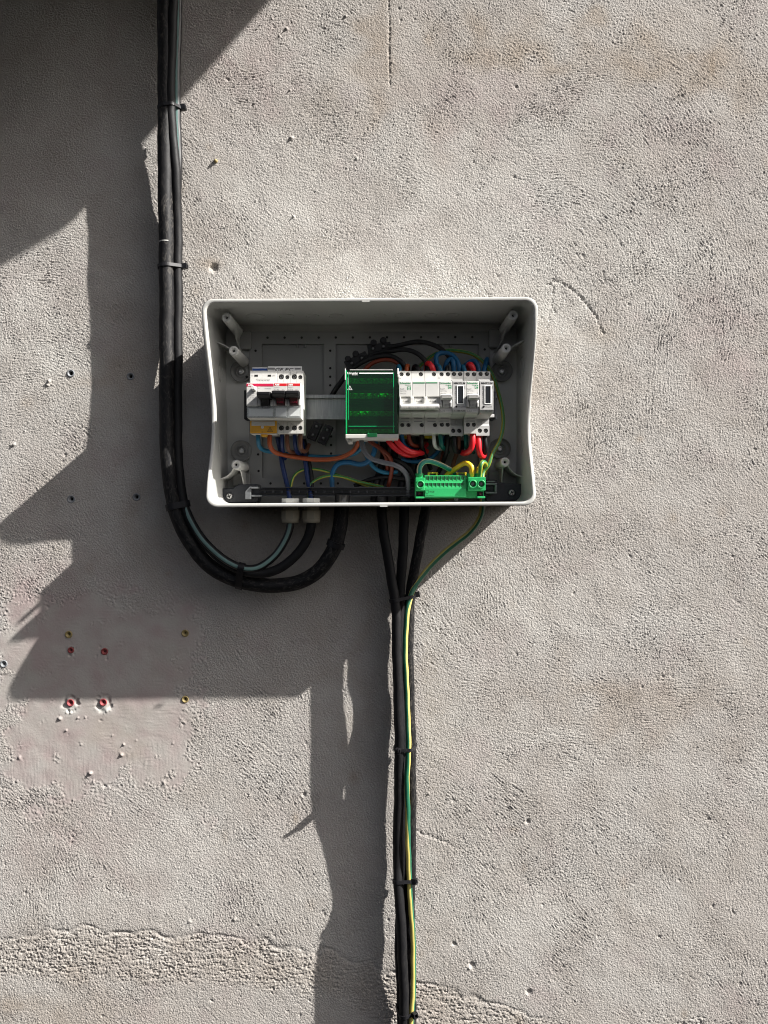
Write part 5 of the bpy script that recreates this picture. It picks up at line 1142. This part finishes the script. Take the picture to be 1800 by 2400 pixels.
for (lab, x) in (('black wire bundle rising behind the terminal bar, left one', 880), ('black wire bundle rising behind the terminal bar, middle one', 905), ('black wire bundle rising behind the terminal bar, right one', 940), ('black wire bundle rising behind the grey wire', 968)):
    wire(lab, 'black', 5.2, [(x-4, 1178, 38), (x, 1140, 30), (x+12, 1100, 26), (x+20, 1060, 24), (x+16, 1010, 26)])
wire('black wire lying across the bottom behind the terminal bar', 'black', 3.4, [(830, 1140, 30), (865, 1125, 30), (900, 1118, 34), (940, 1122, 34), (970, 1130, 32)])
wire('black wire arching behind the grey wire', 'black', 3.2, [(870, 1090, 30), (905, 1075, 34), (935, 1080, 38), (960, 1100, 36), (975, 1130, 32)])
# to the green earth block
wire('green and cream wire arching out of the left end of the green terminal block', 'earth3', 3.6, [(983, 1120, 64), (983, 1106, 66), (984, 1094, 66), (993, 1083, 64), (1008, 1081, 60), (1030, 1088, 56), (1050, 1098, 54), (1062, 1105, 48), (1070, 1120, 42)])
wire('yellow wire arching out of the middle right of the green terminal block', 'earth4', 3.7, [(1105, 1120, 64), (1106, 1106, 68), (1105, 1094, 68), (1095, 1086, 64), (1083, 1088, 58), (1068, 1098, 54), (1050, 1110, 48), (1040, 1125, 42)])
wire('yellow green wire hooked over at the right end of the green terminal block', 'earth2', 3.2, [(1123, 1120, 66), (1125, 1104, 70), (1127, 1090, 72), (1132, 1083, 68), (1138, 1087, 62), (1139, 1096, 56), (1136, 1110, 46)], a0=0.4)
wire('short ochre wire behind the hooked one at the green terminal block', 'earth4', 2.6, [(1119, 1120, 58), (1119, 1104, 60), (1121, 1098, 56), (1128, 1100, 50), (1132, 1112, 44)])
wire('yellow green wire lying under the green terminal block towards the bottom entry', 'earth2', 3.0, [(1000, 1166, 44), (1018, 1172, 46), (1038, 1171, 46), (1060, 1166, 42), (1085, 1160, 34)], a0=0.3)
t = MB().lathe(X(1069, 44), Zp(1170, 44), [(3.4, 30), (3.4, 43.5), (2.6, 45), (1.2, 45), (1.0, 44)], 16).build('screw', M['screw']); setp(t, 'loose bright screw head just below the green terminal block', 'screw')
# yellow bits behind the breakers
for px, lab in ((950, 'left'), (1005, 'right')):
    x, z, _ = mm(px, 1021, 46); t = MB().box(x-6, x+6, z-4, z+3, 44, 50).build('rail_clip', M['yellow'], None, 0.5); setp(t, 'small yellow clip under the right group of breakers, %s of the two' % lab, 'clip', 'yellow rail clips')

# ================================================================= CABLE GLANDS AND OUTSIDE CABLES
GZ = rot(0, -BH)[1]
def gland(px, label, d=52):
    x = X(px, d); zb = BZ-BH-0.3+(x-BX)*math.tan(TILT)
    t = thing('cable_gland', label, 'cable gland', (x, zb, d), 'beige cable glands under the enclosure')
    MB().lathez(x, d, [(10.6, zb-5.0), (10.6, zb)], 24).build('thread', M['gland'], t)
    MB().lathez(x, d, [(12.4, zb-5.2), (13.2, zb-6.0), (13.2, zb-17.5), (12.6, zb-18.2)], 8, smooth=False, a0=math.pi/8).build('hex_nut', M['gland'], t, 0.5)
    MB().lathez(x, d, [(12.1, zb-18.0), (12.3, zb-20.0), (11.2, zb-23.0), (8.2, zb-23.6)], 28).build('dome', M['gland'], t)
    MB().lathez(x, d, [(12.4, zb+4.6), (12.8, zb+5.0), (12.8, zb+10.5), (12.2, zb+11)], 8, smooth=False, a0=math.pi/8).build('lock_nut', M['shell'], t, 0.5)
    return t
gland(681, 'beige cable gland, left of the two, holding the pale striped cable'); gland(730, 'beige cable gland, right of the two, holding the plain black cable')
cable('cable', 'thickest scuffed black cable of the left bundle, bending widest under the enclosure', 'cable', M['cable'], 10.4,
      [(386, -1400, 30), (386, -600, 30), (386, -120, 30), (386, 0, 30), (387, 200, 32), (387, 400, 32), (389, 520, 32), (390, 628, 31), (391, 720, 31), (391, 850, 33), (391, 1000, 40), (395, 1080, 43), (400, 1140, 43), (416, 1208, 43), (446, 1272, 41), (492, 1327, 38), (550, 1358, 38), (610, 1371, 38), (655, 1372, 38), (705, 1363, 40), (748, 1336, 44), (780, 1290, 48), (796, 1240, 50), (801, 1195, 50), (802, 1160, 50)],
      'cables of the left bundle', key='A')
cable('cable', 'plain black cable of the left bundle ending in the right gland', 'cable', M['cable2'], 6.6,
      [(409, -1400, 33), (411, -600, 32), (409, -120, 33), (407, 0, 33), (401, 150, 34), (400, 255, 35), (406, 330, 33), (413, 420, 30), (416, 520, 24), (417, 628, 24), (417, 740, 26), (417, 850, 28), (416, 1000, 34), (420, 1110, 40), (434, 1190, 44), (470, 1260, 48), (520, 1312, 52), (567, 1337, 54), (612, 1344, 54), (655, 1332, 54), (695, 1300, 53), (720, 1262, 52), (729, 1235, 52), (730, 1195, 52), (730, 1170, 52)],
      'cables of the left bundle', key='B')
cable('cable', 'black cable with a pale green grey stripe, ending in the left gland', 'cable', M['striped'], 5.4,
      [(422, -1400, 24), (424, -600, 25), (422, -120, 24), (419, 0, 24), (416, 110, 26), (414, 200, 27), (415, 255, 25), (417, 330, 23), (418, 400, 21), (417, 460, 17), (416, 520, 13), (414, 628, 13), (412, 740, 14), (411, 850, 18), (414, 960, 26), (419, 1050, 32), (421, 1120, 38), (432, 1180, 44), (462, 1245, 50), (510, 1298, 56), (560, 1328, 59), (602, 1331, 58), (640, 1307, 55), (667, 1270, 53), (679, 1235, 52), (681, 1200, 52), (681, 1170, 52)],
      'cables of the left bundle', key='Cc')
G2 = 'cables of the lower right bundle'
cable('cable', 'black cable of the lower bundle leaving the enclosure leftmost', 'cable', M['cable2'], 7.0,
      [(893, 1165, 44), (895, 1200, 44), (901, 1260, 42), (913, 1330, 38), (924, 1395, 36), (929, 1450, 36), (931, 1560, 37), (934, 1650, 37), (936, 1750, 37), (935, 1850, 31), (933, 1930, 28), (932, 2020, 26), (934, 2070, 31), (939, 2150, 37), (944, 2250, 37), (947, 2365, 37), (947, 2420, 37), (947, 2520, 37), (946, 3000, 36), (948, 3660, 36)], G2, key='D')
cable('cable', 'black cable of the lower bundle leaving the enclosure in the middle', 'cable', M['cable2'], 7.0,
      [(947, 1165, 42), (948, 1200, 42), (945, 1270, 38), (941, 1340, 32), (938, 1395, 24), (936, 1450, 19), (936, 1510, 19), (936, 1560, 17), (938, 1620, 17), (939, 1680, 20), (940, 1750, 21.5), (941, 1800, 21.5), (943, 1850, 20), (944, 1950, 19), (942, 2062, 18), (937, 2160, 19), (937, 2250, 19), (942, 2365, 19), (942, 2520, 19), (940, 3000, 19), (941, 3660, 19)], G2, key='E')
cable('cable', 'black cable of the lower bundle leaving the enclosure rightmost', 'cable', M['cable'], 7.2,
      [(1000, 1165, 42), (997, 1200, 42), (985, 1260, 36), (972, 1330, 28), (962, 1395, 20), (959, 1450, 17), (958, 1560, 18), (961, 1650, 17), (963, 1750, 19), (964, 1850, 20), (964, 1950, 20), (962, 2062, 20), (960, 2160, 20), (958, 2250, 20), (964, 2365, 18), (966, 2520, 18), (967, 3000, 18), (965, 3660, 18)], G2, key='F')
cable('earth_wire', 'green and yellow earth wire sweeping from the enclosure and running down the bundle', 'wire', M['earth'], 3.8,
      [(1130, 1160, 44), (1129, 1190, 40), (1127, 1207, 36), (1117, 1228, 30), (1097, 1251, 25), (1070, 1272, 22), (1045, 1291, 20), (1020, 1314, 20), (1000, 1336, 22), (982, 1359, 25), (970, 1380, 28), (963, 1397, 31), (957, 1420, 35), (952, 1455, 36), (950, 1520, 35), (952, 1600, 34), (956, 1680, 34), (957, 1750, 37), (954, 1830, 37), (955, 1900, 34), (957, 1980, 33), (959, 2060, 33), (965, 2150, 33), (969, 2230, 32), (969, 2300, 32), (966, 2360, 34), (964, 2420, 37), (964, 2520, 37), (962, 3000, 36), (964, 3660, 36)],
      None, key='G', n=24, phase=lambda L: float(np.interp(L, [0, 30, 165, 205, 400, 470, 540, 800], [0.0, 0.02, 0.0, -0.26, -0.24, -0.10, 0.12, 0.15])))
# seat of the thick cable and of the earth wire in the enclosure floor
for (px, d, r, nm) in ((802, 50, 11.5, 'cable_sleeve'), (1129, 41, 5.5, 'cable_sleeve')):
    x = X(px, d); zb = BZ-BH-0.3+(x-BX)*math.tan(TILT); MB().lathez(x, d, [(r, zb-1.5), (r+1.4, zb-1.2), (r+1.6, zb+0.2)], 24).build(nm, M['shell'] if px > 1000 else M['black'], enc)

# ================================================================= CABLE TIES
def hull(pts):
    pts = sorted(set((round(a, 4), round(b, 4)) for a, b in pts))
    def half(ps):
        o = []
        for p in ps:
            while len(o) > 1 and (o[-1][0]-o[-2][0])*(p[1]-o[-2][1])-(o[-1][1]-o[-2][1])*(p[0]-o[-2][0]) <= 0: o.pop()
            o.append(p)
        return o
    l = half(pts); u = half(pts[::-1]); return l[:-1]+u[:-1]
def tie(label, px, py, keys, width=4.6, head=None, tail=0.0, taild=None, tilt=0.0, th=1.2, wide=False):
    """strap drawn tight round the cables; head = angle (deg) in the cross-section, 0 right, 90 out of the wall"""
    cs = []; T = None
    for k in keys:
        path, r = CABLES[k]
        best = min(range(1, len(path)-1), key=lambda i: ((path[i].x/(ZC-path[i].z)*FP+900-px)**2+(1200-path[i].y/(ZC-path[i].z)*FP-py)**2))
        p = path[best]; cs.append((p, r))
        if T is None: T = (path[best+1]-path[best-1]).normalized()
    if T.y > 0: T = -T
    O = sum((p for p, r in cs), Vector())/len(cs)
    V = Vector((0, 0, 1)); V = (V-T*V.dot(T)).normalized(); U = V.cross(T)
    if U.x < 0: U = -U
    T = (T+U*tilt).normalized(); U = (U-T*U.dot(T)).normalized()
    pts = []
    for p, r in cs:
        q = p-O; cx, cy = q.dot(U), q.dot(V)
        for i in range(28):
            a = 2*math.pi*i/28; pts.append((cx+(r+0.35)*math.cos(a), cy+(r+0.35)*math.sin(a)))
    Hh = hull(pts); n = len(Hh)
    cx, cy = sum(p[0] for p in Hh)/n, sum(p[1] for p in Hh)/n
    def P3(u, v, w): q = O+U*u+V*v+T*w; return W(q.x, q.y, q.z)
    vs = []
    for i, (u, v) in enumerate(Hh):
        a, b = Hh[i-1], Hh[(i+1) % n]; tx, ty = b[0]-a[0], b[1]-a[1]; L = math.hypot(tx, ty) or 1; nx_, ny_ = ty/L, -tx/L
        for (o_, w) in ((0, -width/2), (th, -width/2), (th, width/2), (0, width/2)): vs.append(P3(u+nx_*o_, v+ny_*o_, w))
    fs = []
    for i in range(n):
        j = (i+1) % n
        for k in range(4): fs.append((4*i+k, 4*i+(k+1) % 4, 4*j+(k+1) % 4, 4*j+k))
    c0 = O+U*cx+V*cy
    t = thing('cable_tie', label, 'cable tie', (c0.x, c0.y, c0.z), 'black cable ties')
    MB().add(vs, fs).build('strap', M['tie'], t)
    if head is not None:
        a = math.radians(head); du, dv = math.cos(a), math.sin(a)
        best = max(Hh, key=lambda p: p[0]*du+p[1]*dv); bu, bv = best
        # local frame: E out from bundle, Fv along the strap, T along cable
        def Q(e, f, w): return P3(bu+du*e-dv*f, bv+dv*e+du*f, w)
        mb = MB()
        def hb(e0, e1, f0, f1, w0, w1):
            vv = [Q(e, f, w) for e in (e0, e1) for f in (f0, f1) for w in (w0, w1)]
            mb.add(vv, [(0, 1, 3, 2), (4, 6, 7, 5), (0, 4, 5, 1), (2, 3, 7, 6), (0, 2, 6, 4), (1, 5, 7, 3)])
        hw = width/2+1.5
        hb(0.2, 7.2, -3.4, -2.0, -hw, hw); hb(0.2, 7.2, 2.0, 3.4, -hw, hw); hb(0.2, 7.2, -2.0, 2.0, -hw, -hw+1.4); hb(0.2, 7.2, -2.0, 2.0, hw-1.4, hw); hb(0.2, 3.0, -2.0, 2.0, -hw+1.4, hw-1.4)
        mb.build('head', M['tie'], t, 0.4)
        if tail:
            mb = MB(); e1 = tail; hb_ = width/2-0.2
            vv = []
            for s_ in range(7):
                k = s_/6; ww = (taild or 0)*k*k
                for (f, w) in ((-1.1, -hb_-0.6), (1.1, -hb_-0.6), (1.1, hb_+0.6), (-1.1, hb_+0.6)): vv.append(Q(3+k*e1, f, w*(1-0.25*(k > 0.9))+ww))
            ff = [(4*s_+k, 4*s_+(k+1) % 4, 4*s_+4+(k+1) % 4, 4*s_+4+k) for s_ in range(6) for k in range(4)]+[(0, 1, 2, 3), (24, 27, 26, 25)]
            mb.add(vv, ff); mb.build('tail', M['tie'], t)
    return t
tie('topmost cable tie on the left bundle, just at the edge of the big shadow', 405, 252, ['A', 'B', 'Cc'], head=5, tilt=0.22)
tie('cable tie on the left bundle above the enclosure, in full sun', 405, 628, ['A', 'B', 'Cc'], head=5, tilt=0.12)
tie('cable tie on the left bundle where the cables start to bend', 408, 1186, ['A', 'B', 'Cc'], width=9, head=None, th=1.8)
tie('cable tie at the bottom of the cable loop under the enclosure', 566, 1345, ['Cc', 'B', 'A'], width=9, head=-80)
tie('wide black band round the thick cable below the enclosure', 786, 1278, ['A'], width=8, th=2.2)
tie('topmost cable tie on the lower bundle, where the earth wire joins', 945, 1397, ['D', 'E', 'F', 'G'], head=3, tilt=0.05)
tie('cable tie on the lower bundle with its head turned to the front', 950, 1750, ['D', 'E', 'F', 'G'], head=97, tail=11, taild=-6, tilt=-0.06)
tie('cable tie on the lower bundle, third from the top', 950, 2062, ['D', 'E', 'F', 'G'], head=25, tilt=0.05)
tie('lowest cable tie on the lower bundle near the bottom edge', 955, 2365, ['D', 'E', 'F', 'G'], head=60, tilt=0.10)
# white print mark on the thick cable
p, r = CABLES['A']; q = min(p, key=lambda v: abs(1200-v.y/(ZC-v.z)*FP-570))
mk = MB(); nn = 10
vs = []
for i in range(nn+1):
    a = math.radians(60+115*i/nn)
    for w in (-0.8, 0.8): vs.append(W(q.x+(r+0.12)*math.cos(a), q.y+w, q.z+(r+0.12)*math.sin(a)))
mk.add(vs, [(2*i, 2*i+1, 2*i+3, 2*i+2) for i in range(nn)])
t = mk.build('tape_mark', plastic('pale_tape', (0.4, 0.4, 0.38), 0.6, 0.1)); setp(t, 'narrow pale mark across the thickest black cable above the enclosure', 'mark')
